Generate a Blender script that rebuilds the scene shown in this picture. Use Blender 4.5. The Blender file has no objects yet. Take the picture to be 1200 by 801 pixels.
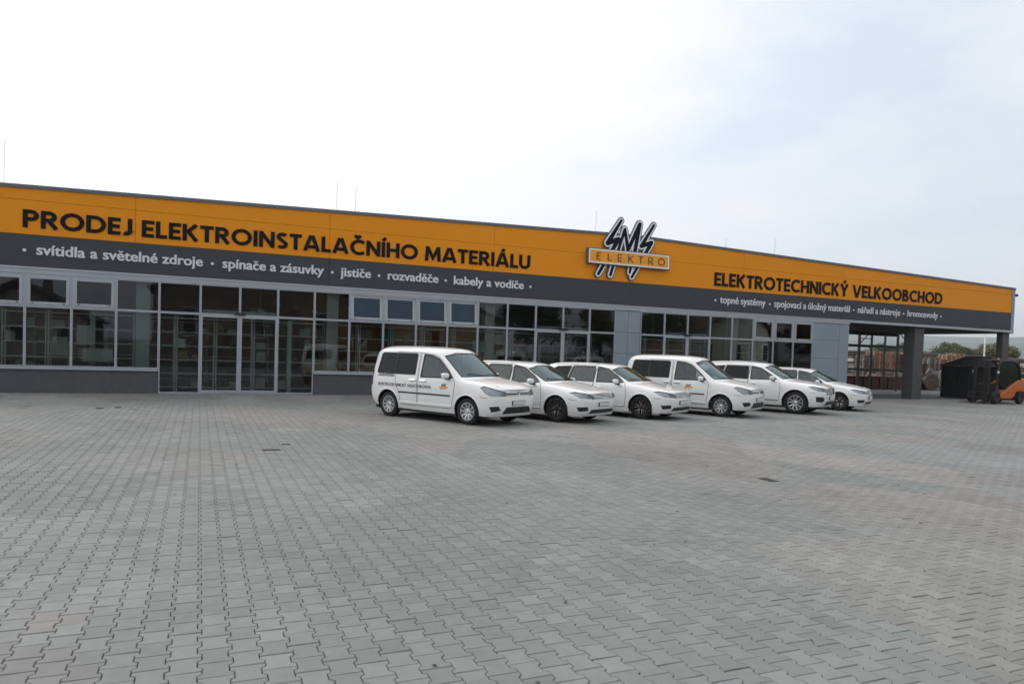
import bpy, bmesh, math, random
import numpy as np
from math import sin, cos, pi, radians, sqrt, atan2
from mathutils import Vector, Matrix
from mathutils.bvhtree import BVHTree

random.seed(7)
rng = np.random.default_rng(7)
S = bpy.context.scene
COL = S.collection

# ------------------------------------------------------------------ camera
# world: X along the shop front (to the right), Y away from the camera, Z up, ground at z = 0
cam = bpy.data.cameras.new("camera")
cam.sensor_width = 36.0
cam.lens = 847.563 / 1200.0 * 36.0
cam.shift_y = (440.487 - 400.5) / 1200.0
cam.clip_start = 0.05
cam.clip_end = 12000
camo = bpy.data.objects.new("camera", cam)
COL.objects.link(camo)
_r = Vector((0.9177003604694633, -0.39587564579040446, 0.03329446597029549))
_u = Vector((-0.01688683156940108, 0.04486040933843564, 0.9988505286545803))
_f = Vector((0.3969142014513509, 0.917207728240456, -0.03448332846779963))
_m = Matrix.Identity(4)
for i in range(3):
    _m[i][0] = _r[i]; _m[i][1] = _u[i]; _m[i][2] = -_f[i]
_m[2][3] = 1.8
camo.matrix_world = _m
S.camera = camo

# ------------------------------------------------------------------ sky and sun (bright overcast)
SUN_AZ = radians(-38)        # measured from +Y (away from camera) towards +X
SUN_EL = radians(42)
sun_dir = Vector((sin(SUN_AZ) * cos(SUN_EL), cos(SUN_AZ) * cos(SUN_EL), sin(SUN_EL)))
W = bpy.data.worlds.new("World")
S.world = W
W.use_nodes = True
nt = W.node_tree
for n in list(nt.nodes): nt.nodes.remove(n)
def wn(t, **k):
    n = nt.nodes.new(t)
    for a, b in k.items(): setattr(n, a, b)
    return n
def wl(a, b): nt.links.new(a, b)
def wmath(op, a, b=None, clamp=False):
    n = wn('ShaderNodeMath', operation=op, use_clamp=clamp)
    for i, v in enumerate((a, b)):
        if v is None: continue
        if isinstance(v, (int, float)): n.inputs[i].default_value = v
        else: wl(v, n.inputs[i])
    return n.outputs[0]
tc = wn('ShaderNodeTexCoord')
sky = wn('ShaderNodeTexSky')
sky.sky_type = 'NISHITA'
sky.sun_disc = False
sky.sun_elevation = SUN_EL
sky.sun_rotation = SUN_AZ
sky.air_density = 1.0
sky.dust_density = 2.0
dotn = wn('ShaderNodeVectorMath', operation='DOT_PRODUCT')
wl(tc.outputs['Generated'], dotn.inputs[0]); dotn.inputs[1].default_value = sun_dir
dmap = wmath('MULTIPLY_ADD', dotn.outputs['Value'], 0.5); nt.nodes[-1].inputs[2].default_value = 0.5
glow = wmath('POWER', dmap, 5.0)
noise = wn('ShaderNodeTexNoise'); noise.inputs['Scale'].default_value = 1.5; noise.inputs['Detail'].default_value = 5.0
noise.inputs['Roughness'].default_value = 0.55
mp = wn('ShaderNodeMapping'); mp.inputs['Scale'].default_value = (1.0, 1.0, 2.6); mp.inputs['Location'].default_value = (2.1, 0.4, 1.1)
wl(tc.outputs['Generated'], mp.inputs['Vector']); wl(mp.outputs[0], noise.inputs['Vector'])
cover = wn('ShaderNodeMapRange'); wl(noise.outputs['Fac'], cover.inputs['Value'])
cover.inputs['From Min'].default_value = 0.34; cover.inputs['From Max'].default_value = 0.5
cover.inputs['To Min'].default_value = 0.62; cover.inputs['To Max'].default_value = 0.98
noise2 = wn('ShaderNodeTexNoise'); noise2.inputs['Scale'].default_value = 2.2; noise2.inputs['Detail'].default_value = 4.0
wl(mp.outputs[0], noise2.inputs['Vector'])
tex = wmath('MULTIPLY_ADD', noise2.outputs['Fac'], 1.1); nt.nodes[-1].inputs[2].default_value = -0.55
bright = wmath('MULTIPLY_ADD', glow, 7.0); nt.nodes[-1].inputs[2].default_value = 7.9
bright2 = wmath('ADD', bright, tex)
cramp = wn('ShaderNodeMix', data_type='RGBA'); cramp.inputs[0].default_value = 0.0
wl(glow, cramp.inputs[0])
cramp.inputs[6].default_value = (0.965, 0.995, 1.035, 1); cramp.inputs[7].default_value = (1.0, 1.0, 1.0, 1)
cl = wn('ShaderNodeVectorMath', operation='SCALE'); wl(cramp.outputs[2], cl.inputs[0]); wl(bright2, cl.inputs['Scale'])
mixs = wn('ShaderNodeMix', data_type='RGBA'); wl(cover.outputs[0], mixs.inputs[0]); sks = wn('ShaderNodeVectorMath', operation='SCALE'); wl(sky.outputs[0], sks.inputs[0]); sks.inputs['Scale'].default_value = 1.7; wl(sks.outputs[0], mixs.inputs[6]); wl(cl.outputs[0], mixs.inputs[7])
bg = wn('ShaderNodeBackground'); bg.inputs['Strength'].default_value = 0.12
wl(mixs.outputs[2], bg.inputs['Color'])
wo = wn('ShaderNodeOutputWorld'); wl(bg.outputs[0], wo.inputs[0])

sl = bpy.data.lights.new("sun", 'SUN'); sl.energy = 1.0; sl.angle = radians(18); sl.color = (1.0, 0.97, 0.92)
so = bpy.data.objects.new("sun", sl); COL.objects.link(so)
so.rotation_euler = (-sun_dir).to_track_quat('-Z', 'Y').to_euler()

S.view_settings.view_transform = 'Standard'
S.view_settings.look = 'None'
S.view_settings.exposure = 0.0
S.view_settings.gamma = 1.0
S.view_settings.use_curve_mapping = False
S.cycles.max_bounces = 10
S.cycles.transparent_max_bounces = 24
S.cycles.caustics_reflective = False
S.cycles.caustics_refractive = False

# ------------------------------------------------------------------ materials
MATS = {}
class NT:
    def __init__(s, name):
        s.m = bpy.data.materials.new(name); s.m.use_nodes = True
        s.t = s.m.node_tree
        s.b = s.t.nodes['Principled BSDF']; s.o = s.t.nodes['Material Output']
    def n(s, t, **k):
        x = s.t.nodes.new(t)
        for a, b in k.items(): setattr(x, a, b)
        return x
    def l(s, a, b): s.t.links.new(a, b)
    def noise(s, scale, detail=4, rough=.55, vec=None):
        x = s.n('ShaderNodeTexNoise'); x.inputs['Scale'].default_value = scale
        x.inputs['Detail'].default_value = detail; x.inputs['Roughness'].default_value = rough
        if vec is not None: s.l(vec, x.inputs['Vector'])
        return x.outputs['Fac']
    def pos(s):
        return s.n('ShaderNodeNewGeometry').outputs['Position']
    def objc(s): return s.n('ShaderNodeTexCoord').outputs['Object']
    def rng(s, v, a, b, c, d):
        x = s.n('ShaderNodeMapRange'); s.l(v, x.inputs['Value'])
        for i, q in zip(('From Min', 'From Max', 'To Min', 'To Max'), (a, b, c, d)): x.inputs[i].default_value = q
        return x.outputs[0]
    def math(s, op, a, b=0.0):
        x = s.n('ShaderNodeMath', operation=op)
        for i, v in enumerate((a, b)):
            if isinstance(v, (int, float)): x.inputs[i].default_value = v
            else: s.l(v, x.inputs[i])
        return x.outputs[0]
    def mixc(s, f, a, b, mode='MIX'):
        x = s.n('ShaderNodeMix', data_type='RGBA', blend_type=mode)
        for i, v in ((0, f), (6, a), (7, b)):
            if isinstance(v, (int, float)): x.inputs[i].default_value = v
            elif isinstance(v, tuple): x.inputs[i].default_value = (*v, 1)
            else: s.l(v, x.inputs[i])
        return x.outputs[2]
    def bump(s, h, strength=.3, dist=.01):
        x = s.n('ShaderNodeBump'); x.inputs['Strength'].default_value = strength; x.inputs['Distance'].default_value = dist
        s.l(h, x.inputs['Height']); s.l(x.outputs[0], s.b.inputs['Normal'])

def simple(name, col, rough=.5, metal=0.0, var=.12, scale=6.0, bump=0.0, coat=0.0, spec=.5, objspace=False, scuff=0.0):
    """plain painted / metal / plastic surface with mottled tone, roughness variation and faint relief"""
    if name in MATS: return MATS[name]
    k = NT(name)
    vec = k.objc() if objspace else k.pos()
    nz = k.noise(scale, 5, .6, vec)
    f = k.rng(nz, .3, .7, 1 - var, 1 + var)
    sc = k.n('ShaderNodeVectorMath', operation='SCALE'); sc.inputs[0].default_value = col; k.l(f, sc.inputs['Scale'])
    out = sc.outputs[0]
    if scuff > 0:
        n2 = k.noise(scale * 7, 6, .7, vec)
        out = k.mixc(k.rng(n2, .55, .75, 0, scuff), out, (.25, .23, .2))
    k.l(out, k.b.inputs['Base Color'])
    n3 = k.noise(scale * 2.3, 4, .6, vec)
    k.l(k.rng(n3, .3, .7, max(.02, rough * .85), min(1, rough * 1.15)), k.b.inputs['Roughness'])
    k.b.inputs['Metallic'].default_value = metal
    k.b.inputs['Coat Weight'].default_value = coat
    k.b.inputs['Coat Roughness'].default_value = .04
    k.b.inputs['Specular IOR Level'].default_value = spec
    if bump > 0: k.bump(k.noise(scale * 9, 4, .6, vec), bump, .004)
    MATS[name] = k.m
    return k.m

def glassmat(name, tint, ior=1.33, rough=.0, strength=1.0, gcol=(.95, .98, 1)):
    if name in MATS: return MATS[name]
    k = NT(name)
    k.t.nodes.remove(k.b)
    tr = k.n('ShaderNodeBsdfTransparent'); tr.inputs[0].default_value = (*tint, 1)
    gl = k.n('ShaderNodeBsdfGlossy'); gl.inputs['Roughness'].default_value = rough; gl.inputs['Color'].default_value = (*gcol, 1)
    # float glass is never perfectly flat: very soft waviness in the reflection
    bp = k.n('ShaderNodeBump'); bp.inputs['Strength'].default_value = .12; bp.inputs['Distance'].default_value = .004
    k.l(k.noise(1.3, 2, .5, k.pos()), bp.inputs['Height']); k.l(bp.outputs[0], gl.inputs['Normal'])
    fr = k.n('ShaderNodeFresnel'); fr.inputs['IOR'].default_value = ior
    fac = k.math('MULTIPLY', fr.outputs[0], strength)
    mx = k.n('ShaderNodeMixShader'); k.l(fac, mx.inputs[0]); k.l(tr.outputs[0], mx.inputs[1]); k.l(gl.outputs[0], mx.inputs[2])
    k.l(mx.outputs[0], k.o.inputs['Surface'])
    MATS[name] = k.m
    return k.m

def paver_mat():
    k = NT('concrete_paver')
    uv = k.n('ShaderNodeUVMap'); uv.uv_map = 'centre'
    oi = k.n('ShaderNodeObjectInfo')
    add = k.n('ShaderNodeVectorMath', operation='ADD'); k.l(uv.outputs[0], add.inputs[0]); k.l(oi.outputs['Location'], add.inputs[1])
    c = add.outputs[0]
    flat = k.n('ShaderNodeVectorMath', operation='MULTIPLY'); k.l(c, flat.inputs[0]); flat.inputs[1].default_value = (1, 1, 0)
    c = flat.outputs[0]
    wnz = k.n('ShaderNodeTexWhiteNoise', noise_dimensions='2D'); k.l(c, wnz.inputs['Vector'])
    # batches off different pallets: coarse patches read at the stone's centre, so they change stone by stone
    big = k.noise(.33, 2, .5, c)
    mp = k.n('ShaderNodeMapping'); mp.inputs['Scale'].default_value = (.55, .3, 1); k.l(c, mp.inputs['Vector'])
    vor = k.n('ShaderNodeTexVoronoi'); vor.inputs['Scale'].default_value = 1.0; k.l(mp.outputs[0], vor.inputs['Vector'])
    sepv = k.n('ShaderNodeSeparateColor'); k.l(vor.outputs['Color'], sepv.inputs[0])
    t1 = k.rng(wnz.outputs['Value'], 0, 1, .87, 1.09)
    t2 = k.rng(sepv.outputs[0], 0, 1, .88, 1.05)
    t3 = k.rng(big, .3, .7, .86, 1.08)
    dark = k.rng(wnz.outputs['Value'], .93, .95, 1, .84)
    tone = k.math('MULTIPLY', k.math('MULTIPLY', t1, t2), k.math('MULTIPLY', t3, dark))
    p = k.pos()
    fine = k.rng(k.noise(260, 3, .7, p), .3, .7, .88, 1.1)
    mid = k.rng(k.noise(9, 4, .6, p), .3, .7, .93, 1.06)
    tone = k.math('MULTIPLY', tone, k.math('MULTIPLY', fine, mid))
    warm = k.mixc(k.rng(sepv.outputs[1], .45, .95, 0, 1), (.222, .228, .221), (.240, .229, .216))
    # oil spots, tyre dirt, dust
    stain = k.rng(k.noise(.9, 6, .62, p), .58, .72, 1, .76)
    tone = k.math('MULTIPLY', tone, stain)
    sc = k.n('ShaderNodeVectorMath', operation='SCALE'); k.l(warm, sc.inputs[0]); k.l(tone, sc.inputs['Scale'])
    k.l(sc.outputs[0], k.b.inputs['Base Color'])
    k.l(k.rng(k.noise(3, 3, .5, p), .3, .7, .62, .82), k.b.inputs['Roughness'])
    k.b.inputs['Specular IOR Level'].default_value = .35
    k.bump(k.noise(420, 3, .7, p), .35, .002)
    return k.m

M_PAVER = paver_mat()
M_SAND = simple('joint_sand', (.055, .055, .05), .95, var=.35, scale=14, bump=.4)
M_YARD = simple('yard_concrete', (.08, .08, .078), .85, var=.2, scale=.8, bump=.2)
M_ORANGE = simple('orange_sandwich_panel', (.84, .295, .009), .5, var=.03, scale=.5, spec=.2, bump=.03)
M_ANTH = simple('anthracite_panel', (.056, .061, .071), .5, var=.05, scale=.6, spec=.25)
M_GREYP = simple('blue_grey_panel', (.25, .295, .34), .42, var=.05, scale=.7)
M_ALU = simple('silver_window_frame', (.40, .43, .46), .38, .35, var=.05, scale=2)
M_FLASH = simple('grey_flashing', (.13, .14, .155), .4, .5, var=.08, scale=2)
M_PLINTH = simple('plinth_render', (.088, .088, .092), .9, var=.08, scale=2.5, bump=.3, scuff=.12)
M_BLACK = simple('black_letter', (.011, .009, .008), .5, var=.1, scale=3, spec=.12)
M_WHITE = simple('white_letter', (.70, .72, .72), .5, var=.04, scale=3)
M_GLASS = glassmat('shop_glass', (.76, .81, .80), 1.47)
M_GLASSB = glassmat('coated_vent_glass', (.38, .42, .47), 1.62, gcol=(.55, .76, 1.0))
M_INT = simple('interior_grey', (.45, .47, .46), .8, var=.1, scale=1)
M_INTD = simple('interior_dark', (.20, .21, .21), .9, var=.15, scale=1)
M_FLOOR = simple('shop_floor', (.38, .38, .36), .35, var=.1, scale=.7)
M_COLW = simple('painted_column', (.50, .53, .51), .7, var=.06, scale=1.5)
M_SHELF = simple('shelf_steel', (.86, .88, .88), .5, .0, var=.06, scale=3)
M_CONC = simple('concrete_column', (.095, .092, .089), .85, var=.12, scale=2, bump=.3)
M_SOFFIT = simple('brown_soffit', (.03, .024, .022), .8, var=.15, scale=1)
M_DSTEEL = simple('dark_steel', (.035, .03, .03), .6, .3, var=.2, scale=3)
M_GALV = simple('galvanised_steel', (.36, .37, .38), .45, .6, var=.12, scale=5)
M_RUBBER = simple('tyre_rubber', (.014, .014, .015), .85, var=.2, scale=9, bump=.3)
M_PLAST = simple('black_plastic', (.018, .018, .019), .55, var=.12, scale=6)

# ------------------------------------------------------------------ mesh helpers
class MB:
    def __init__(s): s.v = []; s.f = []
    def add(s, vs, fs):
        o = len(s.v); s.v += [tuple(p) for p in vs]; s.f += [tuple(i + o for i in f) for f in fs]; return s
    def box(s, x0, x1, y0, y1, z0, z1):
        return s.add([(x0, y0, z0), (x1, y0, z0), (x1, y1, z0), (x0, y1, z0), (x0, y0, z1), (x1, y0, z1), (x1, y1, z1), (x0, y1, z1)],
                     [(0, 3, 2, 1), (4, 5, 6, 7), (0, 1, 5, 4), (1, 2, 6, 5), (2, 3, 7, 6), (3, 0, 4, 7)])
    def cbox(s, x0, x1, y0, y1, z0, z1, c=.01):
        """box with chamfered edges"""
        vs = []
        X = (x0, x1); Y = (y0, y1); Z = (z0, z1)
        bm = bmesh.new()
        pts = []
        for i in (0, 1):
            for j in (0, 1):
                for k in (0, 1):
                    sx = c if i == 0 else -c; sy = c if j == 0 else -c; sz = c if k == 0 else -c
                    pts += [(X[i] + sx, Y[j] + sy, Z[k]), (X[i] + sx, Y[j], Z[k] + sz), (X[i], Y[j] + sy, Z[k] + sz)]
        for p in pts: bm.verts.new(p)
        bmesh.ops.convex_hull(bm, input=bm.verts[:])
        bm.verts.index_update()
        s.add([v.co[:] for v in bm.verts], [[v.index for v in f.verts] for f in bm.faces])
        bm.free(); return s
    def bar(s, a, b, r, n=4, r2=None, cap=True):
        a = Vector(a); b = Vector(b); d = (b - a).normalized()
        u = d.orthogonal().normalized() if abs(d.z) > .9 or n > 4 else d.cross(Vector((0, 0, 1))).normalized()
        w = d.cross(u); r2 = r if r2 is None else r2
        vs = []; off = pi / 4 if n == 4 else 0
        k = sqrt(2) if n == 4 else 1
        for p, q in ((a, r), (b, r2)):
            for i in range(n):
                t = 2 * pi * i / n + off
                vs.append(p + (u * cos(t) + w * sin(t)) * q * k)
        fs = [(i, (i + 1) % n, n + (i + 1) % n, n + i) for i in range(n)]
        if cap: fs += [tuple(range(n - 1, -1, -1)), tuple(range(n, 2 * n))]
        return s.add(vs, fs)
    def tube(s, pts, r, n=6):
        pts = [Vector(p) for p in pts]
        rs = r if isinstance(r, (list, tuple)) else [r] * len(pts)
        vs = []; up = Vector((0, 0, 1))
        for i, p in enumerate(pts):
            d = (pts[min(i + 1, len(pts) - 1)] - pts[max(i - 1, 0)]).normalized()
            u = d.cross(up)
            if u.length < .05: u = d.cross(Vector((1, 0, 0)))
            u.normalize(); w = u.cross(d)
            for j in range(n):
                t = 2 * pi * j / n; vs.append(p + (u * cos(t) + w * sin(t)) * rs[i])
        fs = []
        for i in range(len(pts) - 1):
            for j in range(n):
                fs.append((i * n + j, i * n + (j + 1) % n, (i + 1) * n + (j + 1) % n, (i + 1) * n + j))
        fs += [tuple(range(n - 1, -1, -1)), tuple(range((len(pts) - 1) * n, len(pts) * n))]
        return s.add(vs, fs)
    def lathe(s, prof, n=24, axis='z', at=(0, 0, 0)):
        """prof: (radius, height) list, revolved"""
        vs = []
        for r, h in prof:
            for i in range(n):
                t = 2 * pi * i / n
                p = {'z': (r * cos(t), r * sin(t), h), 'y': (r * cos(t), h, r * sin(t)), 'x': (h, r * cos(t), r * sin(t))}[axis]
                vs.append((p[0] + at[0], p[1] + at[1], p[2] + at[2]))
        fs = []
        m = len(prof)
        for k in range(m - 1):
            for i in range(n):
                fs.append((k * n + i, k * n + (i + 1) % n, (k + 1) * n + (i + 1) % n, (k + 1) * n + i))
        return s.add(vs, fs)
    def prism(s, poly, a, b, axis='y'):
        """2-D outline extruded from a to b; poly in (x,z) for axis y, (y,z) for x, (x,y) for z"""
        n = len(poly); vs = []
        for h in (a, b):
            for p, q in poly:
                vs.append({'y': (p, h, q), 'x': (h, p, q), 'z': (p, q, h)}[axis])
        fs = [tuple(range(n)), tuple(range(2 * n - 1, n - 1, -1))] + [(i, n + i, n + (i + 1) % n, (i + 1) % n) for i in range(n)]
        return s.add(vs, fs)
    def build(s, name, mat, parent=None, smooth=False, loc=None, kind=None):
        me = bpy.data.meshes.new(name)
        me.from_pydata(s.v, [], s.f)
        bm = bmesh.new(); bm.from_mesh(me); bmesh.ops.recalc_face_normals(bm, faces=bm.faces[:]); bm.to_mesh(me); bm.free()
        return link(name, me, mat, parent, smooth, loc, kind)

def link(name, me, mat, parent=None, smooth=False, loc=None, kind=None):
    if mat is not None and not me.materials: me.materials.append(mat)
    if smooth: smooth_angle(me, 40)
    o = bpy.data.objects.new(name, me); COL.objects.link(o)
    if parent is not None: o.parent = parent
    if loc is not None: o.location = loc
    if kind: o['kind'] = kind
    return o

def smooth_angle(me, deg):
    n = len(me.polygons)
    me.polygons.foreach_set('use_smooth', [True] * n)
    bm = bmesh.new(); bm.from_mesh(me)
    for e in bm.edges:
        if len(e.link_faces) == 2 and e.calc_face_angle(0) > radians(deg): e.smooth = False
    bm.to_mesh(me); bm.free()

def tag(o, label, cat, group=None):
    o['label'] = label; o['category'] = cat
    if group: o['group'] = group
    return o
def thing(name, label, cat, loc=(0, 0, 0), rz=0, group=None):
    o = bpy.data.objects.new(name, None); COL.objects.link(o); o.location = loc; o.rotation_euler = (0, 0, rz)
    o.empty_display_size = .3
    return tag(o, label, cat, group)
def copy_tree(o, parent=None):
    c = o.copy(); COL.objects.link(c); c.parent = parent
    for ch in list(o.children): copy_tree(ch, c)
    return c
def structure(o):
    o['kind'] = 'structure'; return o

# ================================================================== GROUND
g = MB(); g.add([(-6000, -6000, -.09), (6000, -6000, -.09), (6000, 6000, -.09), (-6000, 6000, -.09)], [(0, 1, 2, 3)])
M_FIELD = simple('field_grass', (.075, .085, .04), .95, var=.4, scale=.05)
structure(g.build('ground', M_FIELD))
YF = 26.5756          # facade plane
g = MB(); g.add([(-30, 26.45, -.035), (90, 26.45, -.035), (90, 62, -.035), (-30, 62, -.035)], [(0, 1, 2, 3)])
structure(g.build('storage_yard', M_YARD))
g = MB(); g.add([(-60, -60, -.05), (90, -60, -.05), (90, 26.6, -.05), (-60, 26.6, -.05)], [(0, 1, 2, 3)])
structure(g.build('outer_yard', M_YARD))

# --- interlocking I-shaped pavers, columns square to the facade
CS, PS = .164, .192
def xl(y): return -1.9 - .25 * y
def xr(y): return min(47, 3.2 + 1.72 * y)
bed = MB(); bed.add([(xl(1.3), 1.3, -.03), (xr(1.3), 1.3, -.03), (xr(26.45), 26.45, -.03), (xl(26.45), 26.45, -.03)], [(0, 1, 2, 3)])
paving = structure(bed.build('paving', M_SAND))
aw, an = .575 * CS, .425 * CS
GAP = .0022
def outline(inset):
    a, b, p = aw - inset, an - inset, PS
    e = p / 2 - inset
    k = inset * .4
    R = [(a, -e), (a, -.30 * p - k), (b, -.19 * p - k), (b, .19 * p + k), (a, .30 * p + k), (a, e)]
    return R + [(-x, y) for x, y in reversed(R)]
O1 = np.array(outline(GAP)); O0 = np.array(outline(GAP + .0042))
NO = 12
def paver_near_mesh():
    mb = MB()
    vs = [(x, y, 0) for x, y in O0] + [(x, y, -.0045) for x, y in O1] + [(x, y, -.03) for x, y in O1]
    fs = [tuple(range(NO))]
    for r in (0, 1):
        fs += [(r * NO + i, (r + 1) * NO + i, (r + 1) * NO + (i + 1) % NO, r * NO + (i + 1) % NO) for i in range(NO)]
    me = bpy.data.meshes.new('paver'); me.from_pydata(vs, [], fs)
    bm = bmesh.new(); bm.from_mesh(me); bmesh.ops.recalc_face_normals(bm, faces=bm.faces[:]); bm.to_mesh(me); bm.free()
    me.uv_layers.new(name='centre')
    for d in me.uv_layers['centre'].data: d.uv = (0, 0)
    me.materials.append(M_PAVER)
    return me
DRAINS = [(1.14, 12.78, .30, .14), (1.45, 13.45, .16, .10), (7.88, 8.38, .17, .30), (-2.31, 21.03, .16, .3), (-1.93, 21.3, .14, .25), (12.9, 20.2, .2, .2)]
cells = []
j0 = int(1.3 / PS) - 1; j1 = int(26.4 / PS)
for j in range(j0, j1 + 1):
    yb = j * PS
    for i in range(int(xl(yb) / CS) - 1, int(xr(yb) / CS) + 2):
        y = yb + (PS / 2 if i % 2 else 0); x = .03 + CS / 2 + i * CS
        if y < 1.35 or y > 26.33: continue
        if any(abs(x - dx) < hx * .5 + .085 and abs(y - dy) < hy * .5 + .09 for dx, dy, hx, hy in DRAINS): continue
        cells.append((x, y))
cells = np.array(cells)
rel = cells - 0.0
# depth order of the ones inside the frame: the nearest 300 in view become single stones
fx, fy = _f.x, _f.y; rx, ry = _r.x, _r.y
dep = rel[:, 0] * fx + rel[:, 1] * fy + 1.8 * .0345
lat = (rel[:, 0] * rx + rel[:, 1] * ry - 1.8 * .0333) / dep * 847.56 + 600
vert = 440.5 + 847.56 * (1.8 * .99885 - rel[:, 0] * _u.x - rel[:, 1] * _u.y) / dep
inview = (lat > -15) & (lat < 1215) & (vert < 812) & (dep > .5)
order = np.argsort(np.where(inview, dep, 1e9))
single = set(order[:300].tolist())
pm = paver_near_mesh()
for k in order[:300]:
    o = bpy.data.objects.new('paver', pm); COL.objects.link(o); o.parent = paving
    o.location = (cells[k, 0], cells[k, 1], rng.normal(0, .0011))
    o.rotation_euler = (rng.normal(0, .006), rng.normal(0, .006), rng.normal(0, .008))
rest = np.array([k for k in range(len(cells)) if k not in single])
N = len(rest)
C = cells[rest]
rz = rng.normal(0, .008, N); tx = rng.normal(0, .006, N); ty = rng.normal(0, .006, N); dz = rng.normal(0, .0012, N)
shape = np.vstack([O0, O1, O1]); zz = np.concatenate([np.zeros(NO), np.full(NO, -.0045), np.full(NO, -.029)])
cx = np.cos(rz)[:, None]; sx = np.sin(rz)[:, None]
X = C[:, 0:1] + shape[None, :, 0] * cx - shape[None, :, 1] * sx
Y = C[:, 1:2] + shape[None, :, 0] * sx + shape[None, :, 1] * cx
Z = zz[None, :] + dz[:, None] + shape[None, :, 0] * tx[:, None] + shape[None, :, 1] * ty[:, None]
V = np.stack([X, Y, Z], -1).reshape(-1, 3)
base = (np.arange(N) * 3 * NO)[:, None]
quads = []
for r in (0, 1):
    for i in range(NO):
        a = r * NO + i; b = r * NO + (i + 1) % NO
        quads.append((a, b, b + NO, a + NO))
quads = np.array(quads)
q_idx = (base[:, :, None] + quads[None]).reshape(N, -1)
n_idx = base + np.arange(NO)[::-1][None]
loops = np.concatenate([n_idx, q_idx], 1)
me = bpy.data.meshes.new('pavers')
me.vertices.add(len(V)); me.vertices.foreach_set('co', V.ravel())
nl = loops.shape[1]
me.loops.add(N * nl); me.loops.foreach_set('vertex_index', loops.ravel().astype(np.int32))
sizes = np.tile(np.concatenate([[NO], np.full(len(quads), 4)]), N)
starts = np.concatenate([[0], np.cumsum(sizes)[:-1]])
me.polygons.add(len(sizes)); me.polygons.foreach_set('loop_start', starts.astype(np.int32)); me.polygons.foreach_set('loop_total', sizes.astype(np.int32))
me.update(calc_edges=True)
# the outline runs counter-clockwise; make every stone's faces look outwards
uvl = me.uv_layers.new(name='centre')
uvl.data.foreach_set('uv', np.repeat(C, nl, 0).ravel().astype(np.float32))
me.polygons.foreach_set('use_smooth', np.zeros(len(sizes), bool))
nrm = me.polygons[0].normal.copy()
if nrm.z < 0: me.flip_normals()
me.validate()
link('pavers', me, M_PAVER, paving, kind='stuff')
print('pavers', len(cells))

M_INFILL = simple('mortar_infill', (.20, .20, .195), .9, var=.15, scale=20, bump=.3)
M_IRON = simple('cast_iron', (.075, .075, .073), .6, .5, var=.25, scale=20, bump=.3)
for (dx, dy, hx, hy), lab in zip(DRAINS, ('iron gully cover in the paving in front of the left entrance', 'small iron cap behind the gully cover near the entrance',
        'dark narrow drain grate alone in the right-hand paving', 'left one of two small iron covers near the plinth', 'right one of two small iron covers near the plinth', 'small iron cap in the paving before the parked cars')):
    sl_ = MB(); sl_.box(dx - hx / 2 - .13, dx + hx / 2 + .13, dy - hy / 2 - .14, dy + hy / 2 + .14, -.03, -.0055)
    sl_.build('concrete_infill', M_INFILL, paving)
    mb = MB()
    mb.box(dx - hx / 2, dx + hx / 2, dy - hy / 2, dy + hy / 2, -.028, -.008)
    for e0, e1, f0, f1 in ((-.5, -.44, -.5, .5), (.44, .5, -.5, .5), (-.44, .44, -.5, -.44), (-.44, .44, .44, .5)):
        mb.box(dx + hx * e0, dx + hx * e1, dy + hy * f0, dy + hy * f1, -.028, .001)
    for s_ in range(6):
        yy = dy - hy * .36 + hy * .72 * s_ / 5
        mb.box(dx - hx * .43, dx + hx * .43, yy - hy * .035, yy + hy * .035, -.02, -.001)
    tag(mb.build('drain_cover', M_IRON), lab, 'drain cover', 'iron covers in the paving')

structure(MB().box(-12, 29.7, 26.40, 26.555, -.03, .003).build('kerb_edging', simple('edging_concrete', (.21, .21, .205), .9, var=.15, scale=3, bump=.3)))

# ================================================================== BUILDING
bld = thing('commercial_building', 'long low orange and grey shop hall with glazed front and open canopy', 'building', (0, 0, 0))
XL, XRR, RIDGE = -8.72, 42.45, 16.89
HB, HO = 3.9165, 4.8966
def roofz(x): return 6.948 - .0244 * abs(x - RIDGE)
PITCH = 6.13
joints = [XL, -7.63, -1.98, 4.21, 10.55, 16.89, 22.97, 29.16, 35.6, 42.2]
T = .16
def panel(name, x0, x1, z00, z01, z10, z11, mat, front=YF, t=T, parent=bld, ch=.006):
    """facade panel with chamfered visible edges; z00/z01 bottom at x0/x1, z10/z11 top"""
    g_ = .004; x0 += g_; x1 -= g_; z00 += g_; z01 += g_; z10 -= g_; z11 -= g_
    mb = MB()
    A = [(x0, front + ch, z00), (x1, front + ch, z01), (x1, front + ch, z11), (x0, front + ch, z10)]
    B = [(x0 + ch, front, z00 + ch), (x1 - ch, front, z01 + ch), (x1 - ch, front, z11 - ch), (x0 + ch, front, z10 - ch)]
    D = [(x, front + t, z) for x, y, z in A]
    mb.add(A + B + D, [(4, 5, 6, 7)] + [(i, (i + 1) % 4, 4 + (i + 1) % 4, 4 + i) for i in range(4)] + [(8 + i, 8 + (i + 1) % 4, (i + 1) % 4, i) for i in range(4)] + [(11, 10, 9, 8)])
    return mb.build(name, mat, parent)
for a, b in zip(joints[:-1], joints[1:]):
    panel('orange_panel', a, b, HO, HO, 5.95, 5.95, M_ORANGE)
    panel('orange_panel', a, b, 5.95, 5.95, roofz(a) - .10, roofz(b) - .10, M_ORANGE)
for a, b in ((XL, 4.21), (4.21, 16.89), (16.89, 29.16), (29.16, 42.2)):
    panel('anthracite_panel', a, b, HB, HB, HO, HO, M_ANTH, ch=.004)
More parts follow.
